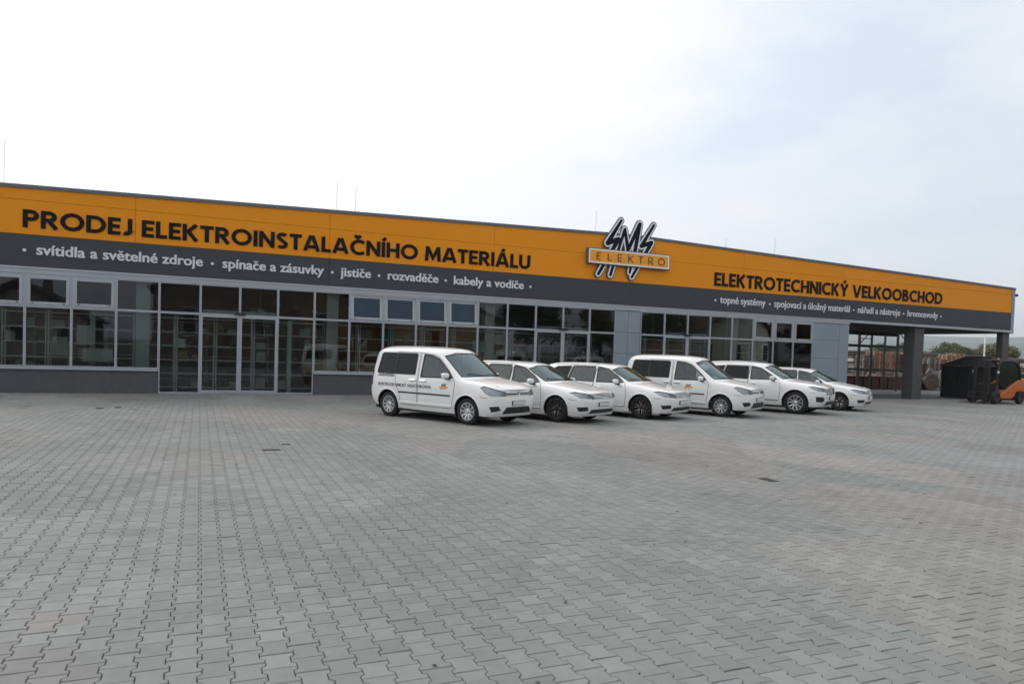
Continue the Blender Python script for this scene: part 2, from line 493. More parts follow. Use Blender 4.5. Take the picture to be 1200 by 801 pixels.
# backing, roof edge flashing, corner trim
mb = MB()
mb.prism([(XL, HB), (42.2, HB), (42.2, roofz(42.2) - .12), (RIDGE, roofz(RIDGE) - .12), (XL, roofz(XL) - .12)], YF + T + .003, YF + .32)
mb.build('parapet_core', M_FLASH, bld)
for a, b in ((XL - .05, RIDGE), (RIDGE, XRR + .02)):
    mb = MB()
    pr = lambda x, y0, y1, z0, z1: [(x, y0, z0), (x, y1, z0), (x, y1, z1), (x, y0, z1)]
    A = pr(a, YF - .035, YF + .36, roofz(a) - .115, roofz(a)); B = pr(b, YF - .035, YF + .36, roofz(b) - .115, roofz(b))
    mb.add(A + B, [(0, 1, 2, 3), (7, 6, 5, 4)] + [(i, 4 + i, 4 + (i + 1) % 4, (i + 1) % 4) for i in range(4)])
    mb.build('roof_flashing', M_FLASH, bld)
MB().box(42.2, XRR, YF - .02, YF + .5, 3.74, roofz(XRR) - .117).build('corner_trim', M_GREYP, bld)
# roof and shell
mb = MB()
for a, b in ((XL, RIDGE), (RIDGE, XRR)):
    y1 = 34.2 if b > 30 else 57
    A = [(a, YF + .33, roofz(a) - .4), (b, YF + .33, roofz(b) - .4), (b, y1, roofz(b) - .4), (a, y1, roofz(a) - .4)]
    mb.add(A + [(x, y, z + .2) for x, y, z in A], [(0, 3, 2, 1), (4, 5, 6, 7), (0, 1, 5, 4), (1, 2, 6, 5), (2, 3, 7, 6), (3, 0, 4, 7)])
A = [(RIDGE, 34.2, roofz(RIDGE) - .4), (29.9, 34.2, roofz(29.9) - .4), (29.9, 57, roofz(29.9) - .4), (RIDGE, 57, roofz(RIDGE) - .4)]
mb.add(A + [(x, y, z + .2) for x, y, z in A], [(0, 3, 2, 1), (4, 5, 6, 7), (0, 1, 5, 4), (1, 2, 6, 5), (2, 3, 7, 6), (3, 0, 4, 7)])
mb.build('roof', M_FLASH, bld)
MB().box(XL, XL + .2, YF + .02, 57, 0, 6.05).build('side_wall', M_GREYP, bld)
MB().box(29.55, 29.73, YF + .2, 57, 0, 6.1).build('side_wall', M_GREYP, bld)
MB().box(XL, 29.73, 57.003, 57.2, 0, 6.1).build('rear_wall', M_GREYP, bld)
MB().box(XRR - .22, XRR - .02, YF + .5, 34.2, 3.74, 6.1).build('side_wall', M_GREYP, bld)
# shop interior shell
MB().box(XL + .2, 29.55, YF + .1, 42, -.03, .012).build('shop_floor', M_FLOOR, bld)
MB().box(XL + .2, 29.55, YF + .33, 42, 4.0, 4.1).build('shop_ceiling', M_INTD, bld)
MB().box(XL + .2, 29.55, 42.003, 42.1, 0, 4.0).build('shop_back_wall', M_INT, bld)
MB().box(XL, 29.73, YF + .33, YF + .5, 3.68, 3.99).build('lintel', M_INTD, bld)
# header: light profiles between the anthracite band and the glazing
for z0, z1, d in ((3.845, 3.912, .05), (3.775, 3.842, .03), (3.70, 3.772, .042)):
    MB().box(XL, 29.76, YF - d, YF + .2, z0, z1).build('header_profile', M_ALU, bld)
MB().box(29.763, XRR - .02, YF - .05, YF + .2, 3.79, 3.912).build('header_profile', M_ALU, bld)

# --- glazing
X0, WP = -4.9832, 1.24597
HT, SILL, GT = 2.703, .83, 3.697
def frame_bars(mb, x0, x1, z0, z1, w, y0, y1, wb=None, wt=None):
    wb = wb or w; wt = wt or w
    mb.box(x0, x0 + w, y0, y1, z0, z1); mb.box(x1 - w, x1, y0, y1, z0, z1)
    mb.box(x0 + w, x1 - w, y0 + .001, y1, z0, z0 + wb); mb.box(x0 + w, x1 - w, y0 + .001, y1, z1 - wt, z1)
def window(x0, x1, z0, z1, kind='fixed', glass=None, tilt=0):
    e = .002
    x0 += e; x1 -= e; z0 += e; z1 -= e
    mb = MB()
    if kind == 'vent':
        frame_bars(mb, x0, x1, z0, z1, .055, YF - .03, YF + .1)
        w = mb.build('window', M_ALU, bld)
        ms = MB(); frame_bars(ms, x0 + .057, x1 - .057, z0 + .057, z1 - .057, .085, YF - .05, YF + .06)
        sash = ms.build('sash', M_ALU, w)
        mp_ = MB(); mp_.box(x0 + .143, x1 - .143, YF + .0, YF + .012, z0 + .143, z1 - .143)
        p = mp_.build('pane', glass or M_GLASS, w)
        for xx in (x0 + .2, x1 - .2):
            mk = MB(); mk.lathe([(0, YF - .058), (.022, YF - .058), (.022, YF - .05)], 10, 'y', (xx, 0, z0 + .1))
            mk.build('fastener', M_DSTEEL, w)
        if tilt:      # hopper opened inwards at the top
            for o in (sash, p):
                for v in o.data.vertices:
                    dy, dz_ = v.co.y - (YF + .05), v.co.z - (z0 + .06)
                    v.co.y = YF + .05 + dy * cos(tilt) + dz_ * sin(tilt); v.co.z = z0 + .06 + dz_ * cos(tilt) - dy * sin(tilt)
    else:
        fw = {'fixed': .034, 'door': .075, 'side': .036}[kind]
        frame_bars(mb, x0, x1, z0, z1, fw, YF - .03, YF + .1, wb=.10 if kind == 'door' else None, wt=.09 if kind == 'door' else None)
        w = mb.build('door_leaf' if kind == 'door' else 'window', M_ALU, bld)
        MB().box(x0 + fw + .001, x1 - fw - .001, YF + .02, YF + .032, z0 + (.101 if kind == 'door' else fw + .001), z1 - (.091 if kind == 'door' else fw + .001)).build('pane', glass or M_GLASS, w)
    return w
VENT_L = {-3, -2, -1, 0, 1, 8, 9, 10, 11}
full = {3: 'side', 4: 'door', 5: 'door', 6: 'side', 13: 'side', 14: 'door', 15: 'door', 16: 'side'}
for i in range(-3, 17):
    a = X0 + WP * i; b = a + WP
    window(a, b, HT, GT, 'vent' if i in VENT_L else 'fixed', M_GLASSB if 8 <= i <= 11 else None, radians(4.5) if 8 <= i <= 11 else 0)
    k_ = full.get(i)
    if k_: window(a, b, .035, HT, k_)
    else: window(a, b, SILL, HT, 'fixed')
X1, WR = 17.4688, 1.23672
fullR = {0: 'side', 1: 'door', 2: 'door', 3: 'side'}
for i in range(8):
    a = X1 + WR * i; b = a + WR
    window(a, b, HT, GT, 'vent' if i >= 5 else 'fixed')
    k_ = fullR.get(i)
    if k_: window(a, b, .035, HT, k_)
    else: window(a, b, SILL, HT, 'fixed')
# plinth walls with metal sill, thresholds, door operators
def plinth(a, b):
    MB().box(a, b, YF - .012, YF + .2, 0, .745).build('plinth', M_PLINTH, bld)
    MB().box(a - .01, b + .01, YF - .07, YF + .2, .748, .826).build('sill', M_ALU, bld)
plinth(XL, X0 + 3 * WP - .012); plinth(X0 + 7 * WP + .012, X0 + 13 * WP - .012); plinth(X1 + 4 * WR + .012, X1 + 8 * WR)
for a, b in ((X0 + 3 * WP, X0 + 7 * WP), (X0 + 13 * WP, X0 + 17 * WP), (X1, X1 + 4 * WR)):
    MB().box(a, b, YF - .06, YF + .2, -.02, .032).build('threshold', M_GALV, bld)
    c = (a + b) / 2
    MB().cbox(c - .19, c + .19, YF - .13, YF - .032, HT + .02, HT + .1, .015).build('door_sensor', M_PLAST, bld)
    MB().box(a + WP + .04, b - WP - .04, YF + .11, YF + .25, HT - .07, HT + .16).build('door_operator', M_ALU, bld)
# metal-clad piers
def pier(a, b, zs):
    xs = [a + (b - a) * k_ / max(1, round((b - a) / .62)) for k_ in range(max(1, round((b - a) / .62)) + 1)] if b - a < 1.6 else [a, b]
    for x_a, x_b in zip(xs[:-1], xs[1:]):
        for z0, z1 in zip(zs[:-1], zs[1:]):
            panel('pier_panel', x_a, x_b, z0, z0, z1, z1, M_GREYP, front=YF - .01, ch=.012)
pier(X0 + 17 * WP + .003, X1 - .003, (0, .95, 1.85, 2.75, 3.695))
pier(X1 + 8 * WR + .003, 29.10, (0, 1.0, 1.95, 2.85, 3.695))
pier(29.10, 29.76, (0, 3.695))
MB().box(XL, 29.70, YF + .21, YF + .3, 0.02, .7).build('plinth_core', M_INTD, bld) if False else None
# interior columns just behind the glass
for x in (-8.1, -1.75, 4.45, 10.65, 16.95, 22.95, 29.2):
    MB().cbox(x - .21, x + .21, YF + .42, YF + .84, .013, 3.998, .012).build('interior_column', M_COLW, bld)
# canopy: soffit, beams, concrete columns
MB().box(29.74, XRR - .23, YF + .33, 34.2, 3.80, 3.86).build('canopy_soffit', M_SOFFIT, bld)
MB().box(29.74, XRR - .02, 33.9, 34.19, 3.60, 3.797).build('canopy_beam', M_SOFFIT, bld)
for x, y in ((35.0, 26.95), (42.0, 26.9)):
    cw_ = .36 if x < 40 else .28
    MB().cbox(x - cw_, x + cw_, y - .25, y + (.4 if x < 40 else .12), -.03, 3.796, .02).build('canopy_column', M_CONC, bld)
mb = MB(); mb.bar((XRR, YF + .2, 5.93), (XRR + .2, YF + .1, 5.95), .02); mb.cbox(XRR + .16, XRR + .34, YF + .02, YF + .18, 5.86, 6.0, .02)
tag(mb.build('security_camera', M_PLAST), 'small dark security camera on the right end of the roof fascia', 'camera')
# lightning rods on the roof edge
for px, y, h, d in ((-5.62, 26.9, 1.35, 'at the far left edge of the picture'), (4.6, 27.6, 1.25, 'left one of the close pair above the long title'), (5.3, 27.6, 1.1, 'right one of the close pair above the long title'),
                  (15.55, 27.4, 1.0, 'just left of the logo'), (25.1, 30.5, 1.3, 'first to the right of the logo'), (28.4, 30.5, 1.7, 'rightmost over the wholesale title')):
    z0 = roofz(px) - .2
    mb = MB(); mb.bar((px, y, z0), (px, y, z0 + .25), .03, 6); mb.bar((px, y, z0 + .2), (px, y, roofz(px) + h), .008, 5)
    tag(mb.build('lightning_rod', M_GALV), 'thin roof lightning rod, ' + d, 'lightning rod', 'lightning rods along the roof')

# ================================================================== LETTERING
def arc(cx, cy, rx, ry, a0, a1, n=12):
    return [(cx + rx * cos(radians(a0 + (a1 - a0) * i / n)), cy + ry * sin(radians(a0 + (a1 - a0) * i / n))) for i in range(n + 1)]
def glyph(c, t):
    """bold geometric capitals, cap height 1: (advance, [(centre line, closed)])"""
    h = t / 2
    acc = {'Č': ('C', 'v'), 'Í': ('I', '/'), 'Á': ('A', '/'), 'Ý': ('Y', '/')}
    if c in acc:
        b, k = acc[c]; w, st = glyph(b, t); m = w / 2
        if k == '/': st = st + [([(m - .05, 1.09), (m + .13, 1.28)], False)]
        else: st = st + [([(m - .17, 1.27), (m, 1.12), (m + .17, 1.27)], False)]
        return w, st
    if c == 'I': return t, [([(h, 0), (h, 1)], False)]
    if c == 'L': return .52, [([(h, 1), (h, h), (.52, h)], False)]
    if c == 'E': w = .56; return w, [([(w, 1 - h), (h, 1 - h), (h, h), (w, h)], False), ([(h, .5), (w * .93, .5)], False)]
    if c == 'T': w = .64; return w, [([(0, 1 - h), (w, 1 - h)], False), ([(w / 2, 1 - t), (w / 2, 0)], False)]
    if c == 'H': w = .76; return w, [([(h, 0), (h, 1)], False), ([(w - h, 0), (w - h, 1)], False), ([(t, .5), (w - t, .5)], False)]
    if c == 'N': w = .80; return w, [([(h, 0), (h, 1)], False), ([(w - h, 0), (w - h, 1)], False), ([(h, 1 - h * .6), (w - h, h * .6)], False)]
    if c == 'M': w = .98; return w, [([(h, 0), (h + .06, 1)], False), ([(w - h, 0), (w - h - .06, 1)], False), ([(h + .06, 1 - h * .4), (w / 2, .22), (w - h - .06, 1 - h * .4)], False)]
    if c == 'A': w = .90; return w, [([(h * .9, 0), (w / 2 - h * .35, 1)], False), ([(w - h * .9, 0), (w / 2 + h * .35, 1)], False), ([(.2, .27), (w - .2, .27)], False)]
    if c == 'V': w = .88; return w, [([(h * .9, 1), (w / 2 - h * .2, 0)], False), ([(w - h * .9, 1), (w / 2 + h * .2, 0)], False)]
    if c == 'Y': w = .82; return w, [([(h * .9, 1), (w / 2, .44)], False), ([(w - h * .9, 1), (w / 2, .44)], False), ([(w / 2, .5), (w / 2, 0)], False)]
    if c == 'K': w = .76; return w, [([(h, 0), (h, 1)], False), ([(w - h * 1.1, 1), (t * .95, .47)], False), ([(t * 1.25, .60), (w - h * .9, 0)], False)]
    if c == 'O': w = 1.02; return w, [(arc(w / 2, .5, w / 2 - h, .51 - h, 0, 360, 36)[:-1], True)]
    if c == 'C': w = .84; return w, [(arc(.51, .5, .51 - h, .51 - h, 48, 312, 28), False)]
    if c == 'D': w = .86; return w, [([(h, 1 - h)] + arc(w - .5, .5, .5 - h, .5 - h, 90, -90, 20) + [(h, h)], True)]
    if c == 'P': w = .66; return w, [([(h, 0), (h, 1)], False), ([(h, 1 - h)] + arc(w - .31, .69, .31 - h, .31 - h, 90, -90, 14) + [(h, .38 + h)], False)]
    if c == 'R': w = .72; return w, [([(h, 0), (h, 1)], False), ([(h, 1 - h)] + arc(w - .37, .69, .31 - h, .31 - h, 90, -90, 14) + [(h, .38 + h)], False), ([(.34, .44), (w - h * .7, 0)], False)]
    if c == 'B': w = .68; return w, [([(h, 0), (h, 1)], False), ([(h, 1 - h)] + arc(w - .34, .745, .255 - h, .255 - h, 90, -90, 12) + [(h, .49 + h * .6)], False), ([(h, .52)] + arc(w - .29, .285, .285 - h, .285 - h, 90, -90, 12) + [(h, h)], False)]
    if c == 'J': w = .44; return w, [([(w - h, 1), (w - h, .26)] + arc(w - h - .2, .26, .2, .26 - h, 0, -115, 10), False)]
    if c == 'U': w = .76; r = w / 2 - h; return w, [([(h, 1), (h, w / 2)] + arc(w / 2, w / 2 - .01, r, w / 2 - h, 180, 360, 16) + [(w - h, 1)], False)]
    if c == 'S': w = .62; return w, [(arc(w / 2 + .01, .735, w / 2 - h, .275 - h, 35, 235, 14) + arc(w / 2 - .01, .27, w / 2 - h, .28 - h, 55, -145, 14), False)]
    if c == '.': return t, [([(h, 0), (h, t)], False)]
    return .3, []
def ribbon(pts, t, closed=False):
    n = len(pts); L = []; R = []
    P_ = [Vector(p) for p in pts]
    for i in range(n):
        a = P_[i - 1] if (i > 0 or closed) else None
        b = P_[(i + 1) % n] if (i < n - 1 or closed) else None
        d1 = (P_[i] - a).normalized() if a is not None else None
        d2 = (b - P_[i]).normalized() if b is not None else None
        if d1 is None: d1 = d2
        if d2 is None: d2 = d1
        n1 = Vector((-d1.y, d1.x)); n2 = Vector((-d2.y, d2.x)); m = (n1 + n2)
        if m.length < 1e-4: m = n1
        m.normalize(); k = min(1 / max(.3, m.dot(n1)), 2.2)
        L.append(P_[i] + m * t / 2 * k); R.append(P_[i] - m * t / 2 * k)
    return L, R
def letter_mesh(c, t, fn, depth):
    """fn(u, v, d) -> xyz. strokes become solid ribbons"""
    w, st = glyph(c, t); mb = MB()
    for si, (pts, closed) in enumerate(st):
        L, R = ribbon(pts, t, closed); n = len(L); d = depth + si * .0006
        vs = [fn(p.x, p.y, d) for p in L] + [fn(p.x, p.y, d) for p in R] + [fn(p.x, p.y, 0) for p in L] + [fn(p.x, p.y, 0) for p in R]
        fs = []
        m = n if closed else n - 1
        for i in range(m):
            j = (i + 1) % n
            fs += [(i, j, n + j, n + i), (i, 2 * n + i, 2 * n + j, j), (n + i, n + j, 3 * n + j, 3 * n + i)]
        if not closed: fs += [(0, n, 3 * n, 2 * n), (n - 1, 3 * n - 1, 4 * n - 1, 2 * n - 1)]
        mb.add(vs, fs)
    return w, mb
def text_width(s, t, gap, space): return sum((space if c == ' ' else glyph(c, t)[0]) + gap for c in s) - gap
def title(parent, s, x0, x1, z0, z1, t=.205, depth=.022, gap=.078, space=.27, mat=None, name='letter'):
    W_ = text_width(s, t, gap, space); sx = (x1 - x0) / W_
    u = 0
    for c in s:
        if c == ' ': u += space + gap; continue
        fn = lambda a, b, d, u=u: (x0 + (u + a) * sx, YF - .004 - d, z0 + b * (z1 - z0))
        w, mb = letter_mesh(c, t, fn, depth)
        # stand-off pins hold the letters clear of the panel
        mb.build(name, mat or M_BLACK, parent)
        u += w + gap
s1 = thing('lettering', 'large black letters reading PRODEJ ELEKTROINSTALAČNÍHO MATERIÁLU on the orange fascia', 'sign', (0, 0, 0))
title(s1, 'PRODEJ ELEKTROINSTALAČNÍHO MATERIÁLU', -5.06, 12.13, 5.11, 5.655)
s2 = thing('lettering', 'black letters reading ELEKTROTECHNICKÝ VELKOOBCHOD right of the logo', 'sign', (0, 0, 0))
title(s2, 'ELEKTROTECHNICKÝ VELKOOBCHOD', 21.3, 36.42, 5.06, 5.665, t=.205, gap=.085)

CARON = {'č': 'c', 'ě': 'e', 'ž': 'z', 'ř': 'r', 'š': 's', 'ň': 'n'}
def font_word(word, size, bold, depth, caron=False):
    orig = word; word = ''.join(CARON.get(c_, c_) for c_ in word)
    c = bpy.data.curves.new('w', 'FONT'); c.body = word; c.size = size; c.extrude = depth / 2; c.resolution_u = 3
    o = bpy.data.objects.new('w', c); COL.objects.link(o)
    dg = bpy.context.evaluated_depsgraph_get()
    me = bpy.data.meshes.new_from_object(o.evaluated_get(dg))
    vs = np.array([v.co[:] for v in me.vertices]) if len(me.vertices) else np.zeros((0, 3))
    fs = [tuple(p.vertices) for p in me.polygons]
    bpy.data.objects.remove(o); bpy.data.curves.remove(c); bpy.data.meshes.remove(me)
    adv = vs[:, 0].max() if len(vs) else 0
    mb = MB()
    if caron: return adv, vs
    for k, (dx, dy) in enumerate(((0, 0), (bold, 0), (-bold, 0), (0, bold * .6), (0, -bold * .6), (bold * .7, bold * .5), (-bold * .7, -bold * .5), (bold * .7, -bold * .5), (-bold * .7, bold * .5))):
        mb.add([(x + dx, y + dy, z + k * .0004) for x, y, z in vs], fs)
    for i_, c_ in enumerate(orig):
        if c_ not in CARON: continue
        a1 = font_word(orig[:i_ + 1], size, bold, depth, True)[0]
        wch = font_word(CARON[c_], size, bold, depth, True)[1]
        m_ = a1 - (wch[:, 0].max() - wch[:, 0].min()) / 2
        L_, R_ = ribbon([(m_ - size * .13, size * .66), (m_, size * .55), (m_ + size * .13, size * .66)], size * .085)
        q_ = [(p.x, p.y, depth / 2) for p in L_] + [(p.x, p.y, depth / 2) for p in R_] + [(p.x, p.y, -depth / 2) for p in L_] + [(p.x, p.y, -depth / 2) for p in R_]
        mb.add(q_, [(0, 1, 4, 3), (1, 2, 5, 4), (0, 6, 7, 1), (1, 7, 8, 2), (3, 4, 10, 9), (4, 5, 11, 10), (0, 3, 9, 6), (2, 8, 11, 5)])
    return adv, mb
def subtitle(parent, words, x0, x1, z, size, gap_w, gap_b, bold_=.024):
    """lower-case line: words and round bullets, each a part; placed left to right and fitted to the measured width"""
    items = []; u = 0
    for w in words:
        if w == '•':
            if items: u += gap_b - gap_w
            items.append((u + .05, w, None)); u += .10 + gap_b
        else:
            adv, mb = font_word(w, size, size * bold_, .02)
            items.append((u, w, mb)); u += adv + (gap_b if w.endswith('|') else gap_w)
    tot = u - gap_b
    sx = (x1 - x0) / tot
    for u0, w, mb in items:
        if mb is None:
            m2 = MB(); m2.lathe([(0, YF - .03), (.05, YF - .03), (.05, YF - .012)], 12, 'y', (x0 + u0 * sx, 0, z + size * .24))
            m2.build('bullet', M_WHITE, parent)
        else:
            mb.v = [(x0 + (u0 + x) * sx, YF - .018 - zz_, z + y) for x, y, zz_ in mb.v]
            mb.build('word', M_WHITE, parent)
def line_words(s):
    out = []
    for part in s.split('•'):
        out += part.split() + ['•']
    return out
s3 = thing('lettering', 'white lower-case product line under the long black title, from svítidla to vodiče', 'sign', (0, 0, 0))
subtitle(s3, ['•'] + line_words('svítidla a světelné zdroje • spínače a zásuvky • jističe • rozvaděče • kabely a vodiče'), -5.06, 12.22, 4.30, .455, .14, .24, .030)
s4 = thing('lettering', 'white lower-case product line under the wholesale title, from topné systémy to hromosvody', 'sign', (0, 0, 0))
subtitle(s4, ['•'] + line_words('topné systémy • spojovací a úložný materiál • nářadí a nástroje • hromosvody'), 21.35, 36.42, 4.30, .46, .12, .22, .022)

# --- logo: three jagged letters behind a name bar
M_NAVY = simple('navy_logo_face', (.008, .010, .018), .5, var=.1, scale=4, spec=.1)
M_LWHITE = simple('logo_white_rim', (.86, .87, .88), .45, var=.03, scale=4)
M_LGREY = simple('logo_return_grey', (.12, .125, .14), .5, .2, var=.06, scale=4)
M_LORANGE = simple('logo_orange_face', (.86, .36, .02), .45, var=.03, scale=4)
M_LRED = simple('logo_dark_red', (.10, .018, .012), .45, var=.05, scale=4)
logo = thing('logo_sign', 'jagged dark SMS letters edged in white behind an orange ELEKTRO bar', 'sign', (0, 0, 0))
strokes = [  # centre lines in facade coordinates with half widths (start, end)
    ([(16.25, 7.46), (15.62, 6.46), (16.14, 6.66), (15.22, 5.14)], [.055, .12, .11, .07]),
    ([(15.80, 5.14), (16.43, 7.10), (16.62, 6.25), (17.16, 7.38), (16.98, 6.3), (16.74, 5.3)], [.07, .075, .09, .10, .10, .05]),
    ([(17.88, 7.42), (17.28, 6.47), (17.79, 6.66), (16.86, 5.12)], [.055, .10, .10, .06])]
def fat(mb, pts, rs, extra, y0, y1):
    """stroke with round ends and per-point half width as overlapping solid capsules"""
    for k, (a, b, ra, rb) in enumerate(zip(pts[:-1], pts[1:], rs[:-1], rs[1:])):
        a = Vector(a); b = Vector(b); d = (b - a).normalized(); ang = atan2(d.y, d.x)
        ra += extra; rb += extra
        poly = [(a.x + ra * cos(ang + pi / 2 + pi * i / 8), a.y + ra * sin(ang + pi / 2 + pi * i / 8)) for i in range(9)]
        poly += [(b.x + rb * cos(ang - pi / 2 + pi * i / 8), b.y + rb * sin(ang - pi / 2 + pi * i / 8)) for i in range(9)]
        mb.prism(poly, y0 - k * .0007, y1)
for pts, rs in strokes:
    a = MB(); rs = [q * .82 for q in rs]; fat(a, pts, rs, .105, YF - .10, YF - .03); p = a.build('letter_body', M_LGREY, logo)
    a = MB(); fat(a, pts, rs, .066, YF - .112, YF - .095); a.build('letter_rim', M_LWHITE, p)
    a = MB(); fat(a, pts, rs, .006, YF - .125, YF - .105); a.build('letter_face', M_NAVY, p)
bz = lambda x: 5.865 - .002 * (x - 14.7)
a = MB(); a.cbox(14.66, 18.72, YF - .19, YF - .03, 5.535, 6.195, .01); bar = a.build('name_bar', M_LGREY, logo)
a = MB(); frame_bars(a, 14.70, 18.68, 5.575, 6.155, .055, YF - .205, YF - .185); a.build('bar_rim', M_LWHITE, bar)
a = MB(); a.box(14.756, 18.624, YF - .198, YF - .188, 5.631, 6.099); a.build('bar_face', M_LORANGE, bar)
yy0 = YF
u0 = 15.06
for c, xx in zip('ELEKTRO', (15.06, 15.59, 16.08, 16.60, 17.11, 17.60, 18.10)):
    w, mb = letter_mesh(c, .115, lambda a_, b_, d, xx=xx: (xx + a_ * .35, YF - .199 - d, 5.715 + b_ * .30), .012)
    mb.build('letter', M_LRED, bar)
mb = MB()
for x_, z_ in ((15.3, 5.7), (18.0, 5.8), (16.3, 6.6), (17.3, 6.5)): mb.bar((x_, YF + .01, z_), (x_, YF - .05, z_), .03, 6)
mb.build('bracket', M_DSTEEL, logo)

# ================================================================== VEHICLES
def car_paint():
    k = NT('white_car_paint')
    p = k.objc()
    dirt = k.rng(k.noise(2.5, 4, .6, p), .55, .8, 0, .06)
    sep = k.n('ShaderNodeSeparateXYZ'); k.l(p, sep.inputs[0])
    low = k.math('MULTIPLY', k.rng(sep.outputs['Z'], .15, .6, 1, 0), k.rng(k.noise(14, 5, .7, p), .35, .7, 0, .3))
    c = k.mixc(k.math('MAXIMUM', dirt, low), (.80, .80, .79), (.42, .40, .36))
    k.l(c, k.b.inputs['Base Color'])
    k.b.inputs['Roughness'].default_value = .32
    k.b.inputs['Coat Weight'].default_value = 1.0; k.b.inputs['Coat Roughness'].default_value = .05
    return k.m
M_PAINT = car_paint()
M_CGLASS = glassmat('car_glass', (.44, .49, .47), 1.85, gcol=(.9, .98, .97))
M_CSCREEN = glassmat('car_windscreen', (.40, .50, .52), 2.05, gcol=(.78, .97, 1.0))
M_CTINT = glassmat('privacy_glass', (.05, .05, .055), 1.38)
M_LINING = simple('car_interior', (.16, .165, .165), .8, var=.1, scale=5)
M_DASH = simple('dashboard_plastic', (.035, .036, .038), .7, var=.15, scale=5)
M_SEAT = simple('seat_cloth', (.03, .031, .034), .95, var=.15, scale=12)
M_CHROME = simple('chrome', (.72, .73, .74), .16, 1.0, var=.03, scale=5)
M_RIMS = simple('silver_alloy', (.58, .58, .58), .3, .8, var=.06, scale=8)
M_RIMD = simple('dark_alloy', (.03, .03, .032), .35, .5, var=.1, scale=8)
M_RIMB = simple('machined_alloy', (.55, .50, .46), .25, .85, var=.06, scale=8)
M_LAMP = simple('headlight_inner', (.40, .42, .44), .25, .6, var=.15, scale=9)
M_LED = simple('lamp_reflector', (.85, .86, .88), .12, .9, var=.05, scale=9)
M_LENS = glassmat('lamp_lens', (.86, .89, .91), 1.45)
M_TAIL = simple('tail_light_red', (.30, .012, .012), .2, var=.1, scale=10, coat=1)
M_PLATE = simple('plate_white', (.6, .61, .62), .5, var=.05, scale=10)
M_SEAM = simple('door_gap', (.10, .10, .10), .9, var=.1, scale=5)

def subsurf_cage(rings, bulge_f=.05, bulge_r=.03, level=3, creases=()):
    """rings: list of (xs, ys, zs) for the +y half, rear to front; returns a smooth closed-top shell (open below)"""
    bm = bmesh.new()
    R = []
    for xs, ys, zs in rings:
        if isinstance(xs, (int, float)): xs = [xs] * 8
        left = [bm.verts.new((x, y, z)) for x, y, z in zip(xs, ys, zs)]
        right = [bm.verts.new((x, -y, z)) for x, y, z in zip(xs[:7], ys[:7], zs[:7])]
        R.append(left + right[::-1])      # left sill ... centre ... right sill : 15 points
    n = 15
    for a, b in zip(R[:-1], R[1:]):
        for i in range(n - 1): bm.faces.new((a[i], a[i + 1], b[i + 1], b[i]))
    for ring, bl in ((R[0], -bulge_r), (R[-1], bulge_f)):
        mid = [bm.verts.new(((ring[i].co + ring[14 - i].co) / 2) + Vector((bl, 0, 0))) for i in range(7)]
        for i in range(6):
            bm.faces.new((ring[i], ring[i + 1], mid[i + 1], mid[i])); bm.faces.new((mid[i], mid[i + 1], ring[13 - i], ring[14 - i]))
        bm.faces.new((ring[6], ring[7], mid[6])); bm.faces.new((mid[6], ring[7], ring[8]))
    cl = bm.edges.layers.float.new('crease_edge')
    for (ri, k, val) in creases:
        for q in (k, 14 - k):
            e = bm.edges.get((R[ri][q], R[ri + 1][q]))
            if e: e[cl] = val
    for ri in range(len(R) - 1):
        for k, val in ((0, .3), (4, .38), (5, .62 if 0 < ri < 6 else .42)):
            for q in (k, 14 - k):
                e = bm.edges.get((R[ri][q], R[ri + 1][q]))
                if e: e[cl] = max(e[cl], val)
    for i in range(5, 10):      # windscreen base and header
        for ring in (R[5], R[6]):
            e = bm.edges.get((ring[i - 1], ring[i]))
            if e: e[cl] = .45
    for ring, cr in ((R[0], .5), (R[-1], .28)):
        for i in range(n - 1):
            e = bm.edges.get((ring[i], ring[i + 1]))
            if e: e[cl] = cr
    bmesh.ops.recalc_face_normals(bm, faces=bm.faces[:])
    me = bpy.data.meshes.new('cage'); bm.to_mesh(me); bm.free()
    o = bpy.data.objects.new('cage', me); COL.objects.link(o)
    md = o.modifiers.new('s', 'SUBSURF'); md.levels = level; md.render_levels = level
    dg = bpy.context.evaluated_depsgraph_get()
    m2 = bpy.data.meshes.new_from_object(o.evaluated_get(dg))
    out = bmesh.new(); out.from_mesh(m2)
    bpy.data.objects.remove(o); bpy.data.meshes.remove(me); bpy.data.meshes.remove(m2)
    bmesh.ops.recalc_face_normals(out, faces=out.faces[:])
    # outward check
    up = sum(f.normal.z * f.calc_area() for f in out.faces)
    if up < 0: bmesh.ops.reverse_faces(out, faces=out.faces[:])
    return out
def inside(p, poly):
    c = False; j = len(poly) - 1
    for i in range(len(poly)):
        (xi, yi), (xj, yj) = poly[i], poly[j]
        if (yi > p[1]) != (yj > p[1]) and p[0] < (xj - xi) * (p[1] - yi) / (yj - yi) + xi: c = not c
        j = i
    return c
